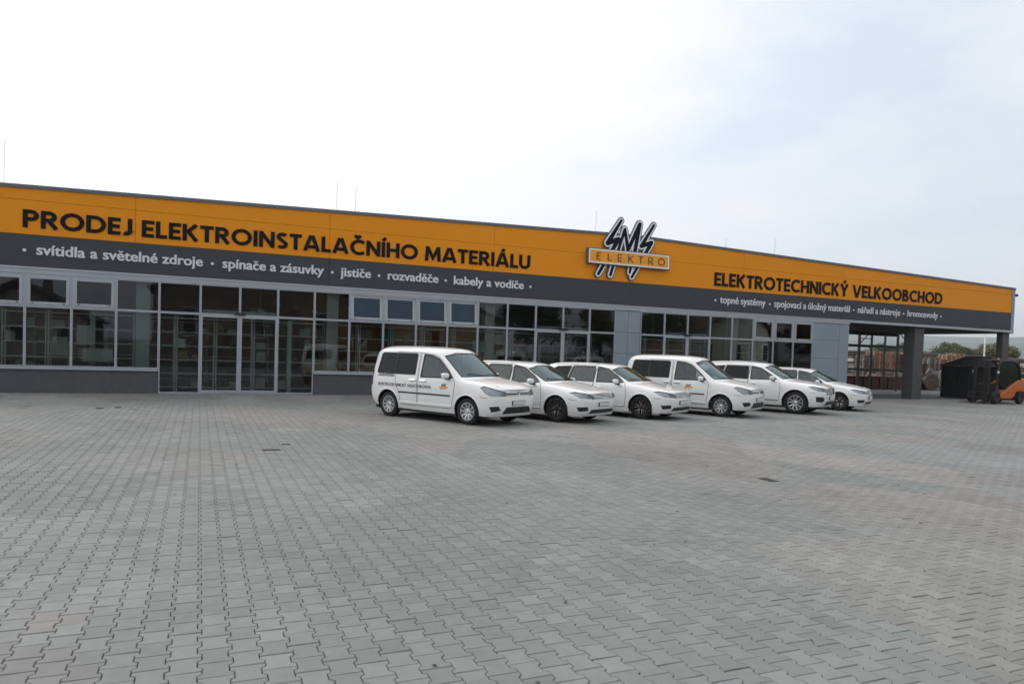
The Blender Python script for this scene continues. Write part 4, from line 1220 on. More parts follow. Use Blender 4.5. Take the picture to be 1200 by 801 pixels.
ESTATE = dict(bonnet=(-.36, .74, .78, .58), bumper_line=.62, cat='car', hw=.915, wb=2.79, r=.335, ra=.375, tw=.225, rim='dark', nose=.9, tail=-3.87, arch='white',
  rings=[
  ([-3.72, -3.84, -3.87, -3.84, -3.80, -3.64, -3.52, -3.49], [.64, .70, .72, .72, .70, .55, .37, 0], [.30, .40, .60, .84, .98, 1.32, 1.42, 1.44]),
  ([-3.55, -3.62, -3.66, -3.64, -3.60, -3.46, -3.39, -3.37], [.82, .88, .89, .88, .85, .64, .44, 0], [.26, .38, .60, .86, 1.0, 1.37, 1.465, 1.48]),
  (-3.2, [.88, .91, .92, .91, .87, .68, .46, 0], [.22, .36, .60, .87, 1.0, 1.41, 1.50, 1.515]),
  (-2.4, [.88, .915, .925, .91, .875, .70, .48, 0], [.20, .36, .60, .87, .98, 1.45, 1.53, 1.545]),
  (-1.6, [.88, .915, .925, .91, .875, .70, .48, 0], [.19, .35, .60, .86, .965, 1.45, 1.525, 1.54]),
  ([-1.0, -1.0, -1.0, -1.0, -1.04, -1.24, -1.14, -1.10], [.88, .915, .925, .91, .87, .68, .47, 0], [.19, .35, .60, .85, .955, 1.38, 1.475, 1.49]),
  ([-.42, -.42, -.42, -.42, -.46, -.42, -.24, -.18], [.88, .915, .925, .91, .865, .77, .50, 0], [.19, .35, .60, .85, .945, .995, 1.02, 1.025]),
  ([-.02, -.02, -.02, -.02, -.02, -.02, .0, .02], [.88, .92, .93, .91, .85, .72, .48, 0], [.20, .35, .60, .83, .915, .96, .985, .99]),
  ([.42, .42, .42, .42, .42, .42, .43, .44], [.87, .91, .92, .90, .82, .68, .46, 0], [.20, .34, .58, .77, .84, .88, .905, .91]),
  ([.64, .69, .70, .70, .69, .70, .73, .74], [.84, .89, .90, .88, .80, .66, .45, 0], [.20, .33, .55, .73, .80, .835, .855, .86]),
  ([.78, .85, .88, .86, .83, .83, .87, .88], [.70, .76, .77, .76, .70, .57, .38, 0], [.20, .31, .49, .66, .745, .775, .79, .795])],
  windows=[('front_window', [(-.60, 1.00), (-.86, 1.19), (-1.17, 1.365), (-1.46, 1.415), (-1.51, 1.415), (-1.47, .985)], M_CGLASS),
           ('rear_window', [(-1.56, .985), (-1.60, 1.42), (-2.36, 1.415), (-2.46, 1.0)], M_CGLASS),
           ('quarter_window', [(-2.52, 1.005), (-2.43, 1.415), (-2.95, 1.38), (-3.24, 1.15), (-3.22, 1.06)], M_CTINT)],
  screens=[('windscreen', [(-.73, 1.035), (-.63, 1.35), (-.32, 1.425), (.32, 1.425), (.63, 1.35), (.73, 1.035), (.36, 1.055), (-.36, 1.055)], M_CSCREEN, 1),
           ('tailgate_window', [(-.58, 1.06), (-.50, 1.34), (.50, 1.34), (.58, 1.06)], M_CTINT, -1)],
  screen_x=(-1.5, -3.1),
  front=[('headlight', [(.38, .88, .79), (.54, .84, .815), (.84, .60, .765), (.92, .44, .725), (.88, .54, .645), (.66, .82, .66), (.52, .86, .72)], None, (.80, .6, 0), 0),
         ('grille', [(.86, -.52, .745), (.86, .52, .745), (.86, .56, .63), (.86, -.56, .63)], M_PLAST, (1, 0, 0), -.012),
         ('lower_intake', [(.9, -.55, .37), (.9, .55, .37), (.9, .64, .27), (.9, -.64, .27)], M_PLAST, (1, 0, 0), -.012),
         ('fog_light_recess', [(.58, .86, .43), (.82, .70, .45), (.84, .66, .35), (.64, .84, .32)], M_PLAST, (.78, .62, 0), -.01),
         ('tail_light', [(-3.8, .50, .95), (-3.8, .86, .99), (-3.8, .88, .84), (-3.8, .52, .82)], M_TAIL, (-1, .2, 0), .004)],
  doors=[('front_door', [(-.50, .32), (-.46, .60), (-.50, .90), (-.57, 1.0), (-.84, 1.205), (-1.16, 1.385), (-1.54, 1.44), (-1.56, .9), (-1.54, .32)]),
         ('rear_door', [(-1.555, .32), (-1.575, .9), (-1.555, 1.44), (-2.39, 1.44), (-2.48, .98), (-2.42, .76), (-2.33, .56), (-2.31, .32)])],
  handles={'front_door': (-1.40, .83), 'rear_door': (-2.28, .845)},
  seats=[(-1.45, -.38), (-1.45, .38), (-2.35, -.40), (-2.35, .40)], seat_z=.42, dash=(-.50, 1.0), mirror=(-.74, 1.04, 1.03),
  badge=.695, bars=(.645, .68, .715), bar_w=.48, plate=.50, wiper=(-.1, 1.07),
  extras=[rail_extra(-3.15, -1.5, .62), strip_extra(-2.30, -.48, .34, .34, .02, M_CHROME, 'sill_moulding', .012)])
SUV = dict(bonnet=(-.36, .76, .83, .62), bumper_line=.76, cat='car', hw=.985, wb=2.9, r=.385, ra=.445, tw=.265, rim='suv', nose=.93, tail=-3.95, arch='white',
  rings=[
  ([-3.75, -3.90, -3.95, -3.92, -3.88, -3.68, -3.52, -3.49], [.70, .78, .80, .80, .78, .63, .42, 0], [.42, .5, .72, .98, 1.10, 1.47, 1.59, 1.61]),
  ([-3.6, -3.7, -3.72, -3.71, -3.68, -3.48, -3.36, -3.34], [.88, .95, .97, .96, .92, .70, .48, 0], [.34, .46, .72, .98, 1.12, 1.53, 1.65, 1.67]),
  (-3.1, [.93, .98, .995, .985, .94, .74, .52, 0], [.3, .44, .72, .98, 1.11, 1.59, 1.695, 1.715]),
  (-2.2, [.93, .98, .99, .98, .945, .76, .52, 0], [.28, .42, .7, .97, 1.09, 1.63, 1.72, 1.735]),
  (-1.6, [.93, .98, .99, .98, .945, .76, .52, 0], [.27, .41, .7, .96, 1.07, 1.63, 1.71, 1.725]),
  ([-1.0, -1.0, -1.0, -1.0, -1.05, -1.26, -1.16, -1.12], [.93, .98, .99, .98, .94, .74, .51, 0], [.27, .41, .7, .95, 1.06, 1.56, 1.65, 1.665]),
  ([-.42, -.42, -.42, -.42, -.48, -.44, -.26, -.20], [.93, .98, .995, .98, .93, .82, .54, 0], [.27, .41, .7, .95, 1.055, 1.11, 1.135, 1.14]),
  (.0, [.93, .985, 1.0, .98, .91, .77, .52, 0], [.27, .4, .7, .93, 1.03, 1.08, 1.105, 1.11]),
  (.45, [.92, .97, .985, .96, .88, .74, .5, 0], [.27, .4, .68, .89, .98, 1.03, 1.05, 1.055]),
  ([.68, .73, .74, .73, .72, .73, .76, .77], [.88, .94, .95, .94, .85, .71, .49, 0], [.27, .39, .64, .86, .945, .985, 1.0, 1.005]),
  ([.79, .87, .90, .89, .86, .86, .89, .90], [.74, .80, .82, .80, .74, .61, .41, 0], [.28, .38, .58, .78, .88, .91, .92, .925])],
  windows=[('front_window', [(-.66, 1.13), (-.90, 1.29), (-1.22, 1.48), (-1.50, 1.54), (-1.56, 1.54), (-1.54, 1.11)], M_CGLASS),
           ('rear_window', [(-1.64, 1.11), (-1.66, 1.545), (-2.45, 1.55), (-2.58, 1.13)], M_CTINT),
           ('quarter_window', [(-2.65, 1.135), (-2.52, 1.545), (-3.0, 1.50), (-3.30, 1.25), (-3.25, 1.17)], M_CTINT)],
  screens=[('windscreen', [(-.78, 1.155), (-.68, 1.53), (-.34, 1.60), (.34, 1.60), (.68, 1.53), (.78, 1.155), (.4, 1.17), (-.4, 1.17)], M_CSCREEN, 1),
           ('tailgate_window', [(-.62, 1.16), (-.54, 1.48), (.54, 1.48), (.62, 1.16)], M_CTINT, -1)],
  screen_x=(-1.5, -3.1),
  front=[('headlight', [(.40, .94, .935), (.56, .90, .955), (.86, .64, .90), (.94, .48, .86), (.90, .58, .775), (.66, .88, .80), (.52, .92, .86)], None, (.80, .6, 0), 0),
         ('grille', [(.86, -.56, .875), (.86, .56, .875), (.86, .54, .68), (.86, -.54, .68)], M_PLAST, (1, 0, 0), -.012),
         ('lower_intake', [(.9, -.52, .46), (.9, .52, .46), (.9, .60, .33), (.9, -.60, .33)], M_PLAST, (1, 0, 0), -.012),
         ('side_intake', [(.62, .92, .62), (.82, .78, .62), (.88, .70, .53), (.82, .78, .44), (.64, .91, .45)], M_PLAST, (.78, .62, 0), -.01),
         ('tail_light', [(-3.85, .52, 1.06), (-3.85, .93, 1.10), (-3.85, .94, .94), (-3.85, .54, .92)], M_TAIL, (-1, .2, 0), .004)],
  doors=[('front_door', [(-.55, .42), (-.50, .70), (-.52, 1.0), (-.62, 1.12), (-.88, 1.31), (-1.21, 1.505), (-1.60, 1.575), (-1.62, 1.0), (-1.60, .42)]),
         ('rear_door', [(-1.615, .42), (-1.635, 1.0), (-1.615, 1.575), (-2.48, 1.58), (-2.62, 1.12), (-2.52, .90), (-2.40, .68), (-2.36, .42)])],
  handles={'front_door': (-1.45, .965), 'rear_door': (-2.36, .98)},
  seats=[(-1.45, -.40), (-1.45, .40), (-2.35, -.42), (-2.35, .42)], seat_z=.55, dash=(-.50, 1.13), mirror=(-.76, 1.10, 1.18),
  badge=.78, bars=(.70, .745, .79, .835), bar_w=.52, plate=.57, wiper=(-.1, 1.19),
  extras=[rail_extra(-3.2, -1.5, .66, .04, M_CHROME), strip_extra(-2.34, -.55, .44, .44, .03, M_CHROME, 'sill_moulding', .014), strip_extra(-.44, -.14, .87, .87, .02, M_CHROME, 'fender_badge', .006)])

def _tail(x): return x if x > -2.75 else -2.75 + (x + 2.75) * .82
VAN['rings'] = [([_tail(x) for x in (r_[0] if not isinstance(r_[0], (int, float)) else [r_[0]] * 8)], r_[1], r_[2]) for r_ in VAN['rings']]
VAN['windows'] = [(a_, [(_tail(x), z) for x, z in b_], m_) for a_, b_, m_ in VAN['windows']]
VAN['front'] = [(a_, [(_tail(x), y, z) for x, y, z in b_], m_, d_, s_) for a_, b_, m_, d_, s_ in VAN['front']]
HEAD = radians(-60)
FW = Vector((cos(HEAD), sin(HEAD), 0)); LF = Vector((-sin(HEAD), cos(HEAD), 0))
def place(car, contact, hw, dh=0.0):
    p = Vector((*contact, 0)) + LF * (hw - .12)
    car.location = (p.x, p.y, 0); car.rotation_euler = (0, 0, HEAD + dh)
_van_x = list(VAN['extras'])
VAN['extras'] = _van_x + [lettering_extra('ELEKTROTECHNICKÝ VELKOOBCHOD', -3.04, -1.16, .805, .072, .17, M_BLACK), lettering_extra('PRODEJ MATERIÁLU', -3.03, -2.46, 1.075, .035, .2, M_BLACK, 'small_lettering'), flank_logo(-.74, .86, .07)]
place(make_car('delivery_van', 'nearest white van with dark rear windows and black flank lettering', VAN, 'white vehicles parked in a row'), (5.96, 16.29), VAN['hw'])
VAN['extras'] = _van_x + [flank_logo(-1.05, .86, .07)]
place(make_car('delivery_van', 'second white van, between two estate cars and the tall off-roader, without flank lettering', VAN, 'white vehicles parked in a row'), (14.74, 17.79), VAN['hw'])
place(make_car('estate_car', 'low white estate car right beside the nearest van', ESTATE, 'white vehicles parked in a row'), (8.58, 16.75), ESTATE['hw'])
place(make_car('estate_car', 'low white estate car parked just left of the second van', ESTATE, 'white vehicles parked in a row'), (11.56, 17.36), ESTATE['hw'])
place(make_car('off_road_car', 'tall white off-road car with silver wheels and wide dark grille', SUV, 'white vehicles parked in a row'), (18.53, 18.6), SUV['hw'])
ESTATE['steer'] = radians(24)
place(make_car('estate_car', 'white estate car at the far end, half hidden, front wheels turned', ESTATE, 'white vehicles parked in a row'), (21.87, 19.83), ESTATE['hw'])

# ================================================================== SHOP INTERIOR SEEN THROUGH THE GLASS
M_ORW = simple('painted_partition', (.62, .22, .07), .8, var=.15, scale=.7)
MB().box(4.2, 12.2, 32.8, 32.95, .013, 3.99).build('partition_wall', M_ORW, bld)
MB().box(19.6, 23.2, 31.2, 31.35, .013, 2.7).build('partition_wall', simple('red_brown_partition', (.30, .12, .09), .8, var=.15, scale=.8), bld)
rack = thing('shelf_rack', 'light steel shelf rack standing behind the shop glass', 'shelf rack', (0, 0, .012), 0, 'shelf racks behind the shop glass')
RW = 1.22
for x in (0.02, RW - .02):
    for y in (0, .4): MB().box(x - .018, x + .018, y - .018, y + .018, 0, 2.62).build('upright', M_SHELF, rack)
for z in (.14, .62, 1.09, 1.57, 2.05, 2.53):
    MB().box(.04, RW - .04, -.015, .415, z, z + .03).build('shelf', M_SHELF, rack)
spots = [(-8.3 + i * 1.26, 27.5 + .02 * (i % 2)) for i in range(2, 19)] + [(17.7 + i * 1.26, 28.4) for i in range(4)] + [(23.4 + i * 1.26, 27.5) for i in range(4)]
boxm = {'pale': simple('pale_carton', (.34, .39, .36), .8, var=.1, scale=3), 'green': simple('green_carton', (.10, .22, .06), .6, var=.15, scale=3), 'brown': simple('brown_carton', (.32, .20, .11), .85, var=.12, scale=3),
        'dark': simple('dark_case', (.03, .033, .036), .5, var=.15, scale=3), 'red': simple('red_case', (.22, .03, .03), .5, var=.1, scale=3), 'white': simple('white_carton', (.55, .56, .54), .7, var=.08, scale=3)}
rb = random.Random(3)
_ones = ['', 'first', 'second', 'third', 'fourth', 'fifth', 'sixth', 'seventh', 'eighth', 'ninth', 'tenth', 'eleventh', 'twelfth', 'thirteenth', 'fourteenth', 'fifteenth', 'sixteenth', 'seventeenth', 'eighteenth', 'nineteenth', 'twentieth']
def nth(n): return _ones[n] if n <= 20 else ('twenty-' if n < 30 else 'thirty-') + _ones[n % 10] if n % 10 else ('thirtieth' if n == 30 else 'fortieth')
def bay(x):
    if x < X0 + 17 * WP: return int((x - X0) // WP) + 2
    return 19 + int((x - X1) // WR)
_used = set()
def carton(kind, x, y, z, w, d, h, tier, pos):
    mb = MB(); mb.cbox(-w / 2, w / 2, -d / 2, d / 2, 0, h, .006)
    mb.box(-.025, .025, -d / 2 - .001, d / 2 + .001, h * .72, h + .001)
    o = mb.build('carton', boxm[kind]); o.location = (x, y, z); o.rotation_euler = (0, 0, rb.uniform(-.04, .04))
    lab_ = None
    while (kind, tier, pos, bay(x)) in _used: pos += 1
    _used.add((kind, tier, pos, bay(x)))
    tag(o, {'pale': 'pale grey-green carton', 'green': 'green carton', 'brown': 'brown cardboard carton', 'dark': 'dark tool case', 'red': 'red case', 'white': 'white carton'}[kind] + ', %s shelf up, %s on it, behind the %s glass bay from left' % (nth(tier), nth(pos), nth(bay(x))), 'carton', kind + ' goods on the shop shelves')
for i, (x, y) in enumerate(spots):
    r_ = rack if i == 0 else copy_tree(rack)
    r_.location = (x, y, .012)
    r_['label'] = 'light steel shelf rack standing behind the %s glass bay from the left' % nth(bay(x + RW / 2))
    cx_ = x + RW / 2
    for tier, z in enumerate((.17, .65, 1.12, 1.60, 2.08), 1):
        if rb.random() < .34: continue
        pos = 0
        if cx_ < -4.2: pal = ['pale', 'pale', 'white', 'dark']
        elif 4.6 < cx_ < 7.2: pal = ['green', 'green', 'brown', 'dark']
        elif 7.2 <= cx_ < 12: pal = ['brown', 'brown', 'white', 'dark']
        elif 12 <= cx_ < 17: pal = ['red', 'dark', 'dark', 'brown', 'dark']
        else: pal = ['dark', 'brown', 'dark', 'dark', 'pale']
        u = .08
        while u < RW - .3:
            w = rb.uniform(.18, .42); h = rb.uniform(.14, .38)
            if u + w > RW - .06: break
            if rb.random() < .62:
                pos += 1; carton(rb.choice(pal), x + u + w / 2, y + .2, z + .012, w - .02, .3, h, tier, pos)
            u += w + rb.uniform(.0, .1)
# deeper aisle racks
for i, (x, y) in enumerate([(-6 + k * 1.26, 33.5) for k in range(7)] + [(15 + k * 1.26, 35) for k in range(10)]):
    c = copy_tree(rack); c.location = (x, y, .012); c['label'] = 'rear steel shelf rack deep inside the shop, %s from the left' % nth(i + 1)
# pendant lamps on display under the ceiling
for i, x in enumerate((2.1, 2.7, 3.4, 4.1, 4.9, 5.6, 8.2, 9.6, 20.2, 21.4)):
    t_ = thing('pendant_lamp', 'slim white pendant lamp under the shop ceiling, %s from the left' % nth(i + 1), 'lamp', (x, 29.2 + .25 * (i % 3), 0), 0, 'pendant lamps in the shop')
    zb = 3.0 + .13 * ((i * 7) % 4)
    MB().bar((0, 0, zb), (0, 0, 4.0), .012, 6).build('cable', M_SHELF, t_)
    MB().lathe([(.03, zb + .12), (.05, zb + .1), (.14, zb - .08), (.135, zb - .085), (.04, zb + .08)], 16).build('lamp_shade', M_WHITE, t_, smooth=True)
# paper notices stuck inside the panes
for x, z, w, h, m_, lab in ((-3.35, 1.55, .5, .62, boxm['white'], 'upper white paper notice inside the second full glass bay'), (-3.0, 1.02, .85, .42, boxm['white'], 'lower wide white paper notice inside the second full glass bay'),
                        (-4.05, 1.2, .42, .58, boxm['pale'], 'pale paper notice inside the first full glass bay'), (-.55, 1.55, .21, .30, boxm['white'], 'small white notice on the left door side pane'), (10.1, 1.75, .6, .42, boxm['pale'], 'pale paper notice inside the pane above the nearest van bonnet')):
    o = MB().box(-w / 2, w / 2, 0, .002, 0, h).build('paper_notice', m_); o.location = (x, YF + .05, z)
    tag(o, lab, 'notice', 'paper notices in the shop glass')
# sales counter
ct = thing('sales_counter', 'grey sales counter inside the shop behind the right entrance', 'counter', (19.4, 30.2, .012))
MB().cbox(0, 3.2, 0, .7, 0, 1.02, .01).build('counter_body', M_INT, ct); MB().cbox(-.05, 3.25, -.06, .75, 1.021, 1.06, .008).build('counter_top', M_WHITE, ct)

# ================================================================== CANOPY AND STORAGE YARD
fr = thing('steel_rack_frame', 'open dark steel storage frame behind the canopy, with cross bars', 'storage frame', (0, 0, 0))
for x in (39.5, 40.6, 43.05, 44.25):
    MB().box(x - .05, x + .05, 34.35, 34.45, -.03, 4.2).build('post', M_DSTEEL, fr); MB().box(x - .05, x + .05, 35.35, 35.45, -.03, 4.2).build('post', M_DSTEEL, fr)
for z in (2.93, 1.36):
    for y in (34.30, 35.46): MB().box(37.0, 44.4, y, y + .045, z - .07, z + .07).build('beam', M_DSTEEL, fr)
for a, b in (((39.5, 34.4, 3.0), (40.6, 34.4, 4.0)), ((39.5, 34.5, 3.4), (40.6, 34.5, 3.4)), ((43.05, 34.4, 3.95), (44.25, 34.4, 3.05))):
    MB().bar(a, b, .025).build('brace', M_DSTEEL, fr)
M_MAROON = simple('maroon_painted_steel', (.075, .018, .016), .6, .2, var=.2, scale=3, scuff=.2)
sk = thing('skip_container', 'low dark red steel container behind the storage frame', 'container', (41.2, 36.4, -.03))
MB().prism([(0, 0), (5.6, 0), (5.9, .85), (-.3, .85)], 0, 1.6).build('tub', M_MAROON, sk)
for k in range(7): MB().box(.3 + k * .8, .38 + k * .8, -.06, -.001, .06, .8).build('rib', M_MAROON, sk)
MB().box(-.33, 5.93, -.08, 1.68, .851, .92).build('rim', M_MAROON, sk)

M_WOOD = simple('pallet_wood', (.46, .29, .19), .85, var=.25, scale=3, bump=.3)
M_WOODD = simple('shade_darkened_wood', (.10, .07, .055), .9, var=.35, scale=3, bump=.3)  # pallet wood darkened in its colour to stand in for the canopy bay's shade
M_WOODG = simple('grey_pallet_wood', (.24, .19, .15), .9, var=.3, scale=3, bump=.3)
def pallet_mb(z):
    mb = MB()
    for x in (-.55, 0, .55): mb.box(x - .05, x + .05, -.4, .4, z, z + .022)
    for x in (-.55, 0, .55):
        for y in (-.35, 0, .35): mb.box(x - .05, x + .05, y - .05, y + .05, z + .022, z + .1)
    for y in (-.35, -.18, 0, .18, .35): mb.box(-.6, .6, y - .055, y + .055, z + .1, z + .125)
    return mb
def pallet_stack(x, y, n, rz, label, mat):
    t_ = thing('pallet_stack', label, 'pallets', (x, y, -.035), rz, 'pallet stacks in the storage yard')
    for k in range(n):
        mb = pallet_mb(k * .146); ox, oy = rb.uniform(-.03, .03), rb.uniform(-.03, .03)
        mb.v = [(a + ox, b + oy, c) for a, b, c in mb.v]; mb.build('pallet', mat, t_)
for x, y, n, m_, lab in ((47.0, 40.3, 17, M_WOODG, 'grey pallet stack at the left end of the storage yard'), (48.3, 40.5, 19, M_WOOD, 'left pale pallet stack behind the storage frame'), (49.6, 40.6, 19, M_WOOD, 'middle pale pallet stack behind the storage frame'),
                         (50.9, 40.4, 18, M_WOODD, 'dark pallet stack between pale ones behind the storage frame'), (52.1, 40.8, 19, M_WOOD, 'tall pale pallet stack just left of the middle canopy column'), (53.4, 40.9, 16, M_WOODD, 'dark pallet stack hidden by the middle canopy column'),
                         (54.6, 40.6, 17, M_WOODG, 'grey pallet stack right of the middle canopy column'), (55.9, 40.9, 16, M_WOODD, 'dark pallet stack left of the shelter roof'), (57.2, 41.0, 19, M_WOOD, 'left pale pallet stack showing over the shelter roof'), (58.5, 41.2, 20, M_WOOD, 'right pale pallet stack showing over the shelter roof'),
                         (60.0, 41.2, 16, M_WOODD, 'dark pallet stack behind the shelter'), (46.2, 37.6, 6, M_WOODD, 'low dark pallet stack beside the red container'), (49.0, 37.4, 8, M_WOODD, 'low dark pallet stack in front of the cable drums')):
    pallet_stack(x, y, n, rb.uniform(-.1, .1), lab, m_)
def drum(x, y, r, w, rz, label, mat):
    t_ = thing('cable_drum', label, 'cable drum', (x, y, -.035), rz, 'cable drums in the storage yard')
    for s_ in (-1, 1):
        yo = s_ * w / 2
        MB().lathe([(.06, yo - .03), (r, yo - .03), (r, yo + .03), (.06, yo + .03), (.06, yo - .03)], 24, 'y', (0, 0, r)).build('flange', mat, t_)
    MB().lathe([(r * .72, -w / 2 + .031), (r * .74, 0), (r * .72, w / 2 - .031)], 24, 'y', (0, 0, r)).build('wound_cable', M_PLAST if rb.random() < .6 else M_WOODD, t_, smooth=True)
dl = ['in front of the pallets, far left', 'second from the left', 'third from the left', 'beside the middle canopy column', 'between middle column and black shelter, front', 'between middle column and black shelter, rear', 'behind the black shelter', 'behind the forklift', 'right of the forklift roof']
for (x, y, r, w), lab in zip(((46.5, 39, .6, .7), (48.2, 39.4, .75, .8), (49.9, 39.2, .55, .7), (47.6, 37.5, .7, .8), (48.6, 36.2, .6, .7), (50.8, 37.2, .8, .9), (56, 38, .9, .9), (60, 37.6, .8, .8), (63, 38, .7, .8)), dl):
    drum(x, y, r, w, rb.uniform(-.4, .9), 'wooden cable drum in the storage yard, ' + lab, M_WOODG if rb.random() < .3 else M_WOODD)
# long storage shelf with mixed goods behind the shelter
ls = thing('storage_shelf', 'long dark pallet shelf with mixed goods at the back of the yard', 'shelf', (48, 46.5, -.035))
for x in np.arange(0, 30.1, 2.5):
    for y in (0, 1.0): MB().box(x - .05, x + .05, y - .05, y + .05, 0, 2.6).build('post', M_DSTEEL, ls)
for z in (.1, 1.0, 1.85, 2.5):
    for y in (-.03, .97): MB().box(0, 30, y - .025, y + .025, z - .06, z + .06).build('beam', M_MAROON, ls)
gm = [M_WOODG, M_WOOD, boxm['dark'], boxm['brown'], boxm['white'], M_GALV, M_DSTEEL, boxm['dark'], M_WOODG, boxm['dark']]
for tz, tn in ((.13, 'bottom'), (1.03, 'middle'), (1.88, 'top')):
    x = 48.4; k = 0
    while x < 77.4:
        w, h = rb.uniform(.4, 1.1), rb.uniform(.25, .7); x += w / 2
        if rb.random() < .8:
            k += 1; mb = MB(); mb.cbox(-w / 2, w / 2, -.4, .4, 0, h, .02); mb.box(-w / 2 - .004, w / 2 + .004, -.404, .404, h * .45, h * .52)
            o = mb.build('goods_crate', rb.choice(gm)); o.location = (x, 47, tz - .01)
            tag(o, 'small crate of goods on the %s tier of the yard shelf, %s from left' % (tn, nth(k)), 'crate', 'goods on the yard shelf')
        x += w / 2 + rb.uniform(.3, 1.4)

# black open shelter under the canopy
M_TARP = simple('black_sheeting', (.010, .010, .011), .75, var=.2, scale=2, bump=.3)
M_TARPG = simple('dark_grey_roof_sheet', (.035, .035, .038), .7, var=.2, scale=2)
sh = thing('black_shelter', 'black sheeted shelter with dark hipped roof beside the forklift', 'shelter', (40.0, 25.65, -.03))
SW, SD = 1.6, 3.3
for a in ((0, SW, SD - .04, SD, 0, 1.83), (0, .03, .05, SD - .041, 0, 1.83), (SW - .03, SW, .05, SD - .041, 0, 1.83)): MB().box(*a).build('sheet_wall', M_TARP, sh)
for x in (-.03, SW - .04):
    for y in (-.0, SD - .03): MB().box(x, x + .07, y, y + .07, 0, 1.84).build('corner_post', simple('shelter_post', (.09, .09, .09), .6, .3, var=.1), sh)
for k in range(1, 4): MB().box(-.012, -.001, k * SD / 4 - .02, k * SD / 4 + .02, 0, 1.83).build('sheet_seam', M_TARPG, sh)
mb = MB(); A = [(-.12, -.12, 1.845), (SW + .12, -.12, 1.845), (SW + .12, SD + .12, 1.845), (-.12, SD + .12, 1.845)]; B = [(SW / 2 - .1, 1.0, 2.42), (SW / 2 + .1, 1.0, 2.42), (SW / 2 + .1, SD - 1.0, 2.42), (SW / 2 - .1, SD - 1.0, 2.42)]
mb.add(A + B, [(0, 1, 5, 4), (1, 2, 6, 5), (2, 3, 7, 6), (3, 0, 4, 7), (4, 5, 6, 7), (3, 2, 1, 0)]); mb.build('roof', M_TARPG, sh)

# forklift
M_FORANGE = simple('forklift_orange', (.52, .115, .012), .45, var=.1, scale=4, scuff=.05)
fk = thing('forklift', 'orange forklift truck with black cab frame at the right edge', 'forklift', (35.35, 23.55, 0), radians(3))
Wf = .56
cw = [(.55, .30), (.95, .30), (1.05, .50), (1.75, .52)]
def fork_body():
    side = [(.45, .28), (.60, .24), (1.75, .26), (1.95, .42), (2.1, .62), (2.75, .62), (2.9, .45), (3.25, .40), (3.35, .6), (3.35, 1.05), (3.2, 1.24), (2.75, 1.28), (2.2, 1.18), (1.7, .98), (1.1, .66), (.7, .44)]
    bm = bmesh.new()
    L = [bm.verts.new((x, -Wf, z)) for x, z in side]; f = bm.faces.new(L)
    ex = bmesh.ops.extrude_face_region(bm, geom=[f]); vs = [v for v in ex['geom'] if isinstance(v, bmesh.types.BMVert)]
    for v in vs: v.co.y = Wf
    bmesh.ops.bevel(bm, geom=[e for e in bm.edges if abs(e.verts[0].co.y - e.verts[1].co.y) < 1e-4], offset=.06, segments=3, affect='EDGES', profile=.6)
    bmesh.ops.recalc_face_normals(bm, faces=bm.faces[:])
    me = bpy.data.meshes.new('counterweight_body'); bm.to_mesh(me); bm.free()
    return link('counterweight_body', me, M_FORANGE, fk, True)
fork_body()
MB().prism([(.30, .30), (.40, .95), (.55, 1.0), (.70, .55), (1.15, .55), (1.2, .84), (1.75, .86), (1.7, .5), (1.0, .36), (.4, .26)], -Wf + .04, Wf - .04, 'y').build('cab_floor', M_PLAST, fk)
sm = MB(); sm.cbox(1.25, 1.72, -.25, .25, .87, 1.02, .04); sm.cbox(1.68, 1.82, -.25, .25, 1.0, 1.55, .05); sm.build('seat', M_SEAT, fk)
for s_ in (-1, 1):
    y = s_ * (Wf - .05)
    MB().tube([(.42, y, .9), (.50, y, 1.6), (.62, y, 2.02), (.85, y, 2.12)], .055, 6).build('cab_post', M_PLAST, fk, smooth=True)
    MB().tube([(.85, y, 2.12), (1.6, y, 2.14), (2.0, y, 2.06), (2.25, y, 1.85), (2.42, y, 1.2)], .06, 6).build('cab_post', M_PLAST, fk, smooth=True)
    # mast channels
    MB().box(.02, .12, s_ * .33 - .05, s_ * .33 + .05, .08, 2.14).build('mast_channel', M_DSTEEL, fk)
    MB().box(-.04, .015, s_ * .22 - .03, s_ * .22 + .03, .1, 2.0).build('lift_cylinder', M_DSTEEL, fk)
    MB().prism([(-.06, .06), (-1.1, .05), (-1.12, .07), (-.1, .12), (-.06, .6), (-.02, .6), (-.02, .06)], s_ * .24 - .06, s_ * .24 + .06, 'y').build('fork', M_DSTEEL, fk)
    w_ = wheel(fk, .33, s_ * (Wf - .02), .30, .24, 'fork', s_); w2 = wheel(fk, 2.42, s_ * (Wf - .06), .29, .2, 'fork', s_)
    MB().cbox(.36, .42, s_ * (Wf + .04) - .04, s_ * (Wf + .04) + .04, 1.5, 1.62, .01).build('work_light', M_WHITE, fk)
MB().prism([(.80, 2.142), (1.6, 2.165), (2.05, 2.09), (2.05, 2.06), (1.6, 2.14), (.80, 2.12)], -Wf + .02, Wf - .02, 'y').build('roof_plate', M_PLAST, fk)
M_FGLASS = glassmat('smoked_cab_glass', (.22, .22, .22), 1.4)
MB().prism([(.47, .96), (.52, 1.6), (.64, 2.0), (.85, 2.1), (1.6, 2.12), (1.95, 2.04), (2.2, 1.84), (2.36, 1.25), (1.7, .86), (1.2, .86)], -Wf + .055, -Wf + .062, 'y').build('side_glass', M_FGLASS, fk)
for x in np.linspace(.85, 1.95, 7): MB().box(x - .015, x + .015, -Wf + .06, Wf - .06, 2.08, 2.11).build('roof_bar', M_PLAST, fk)
for z in (.35, 1.2, 2.1): MB().box(.03, .11, -.28, .28, z - .04, z + .04).build('mast_crossbar', M_DSTEEL, fk)
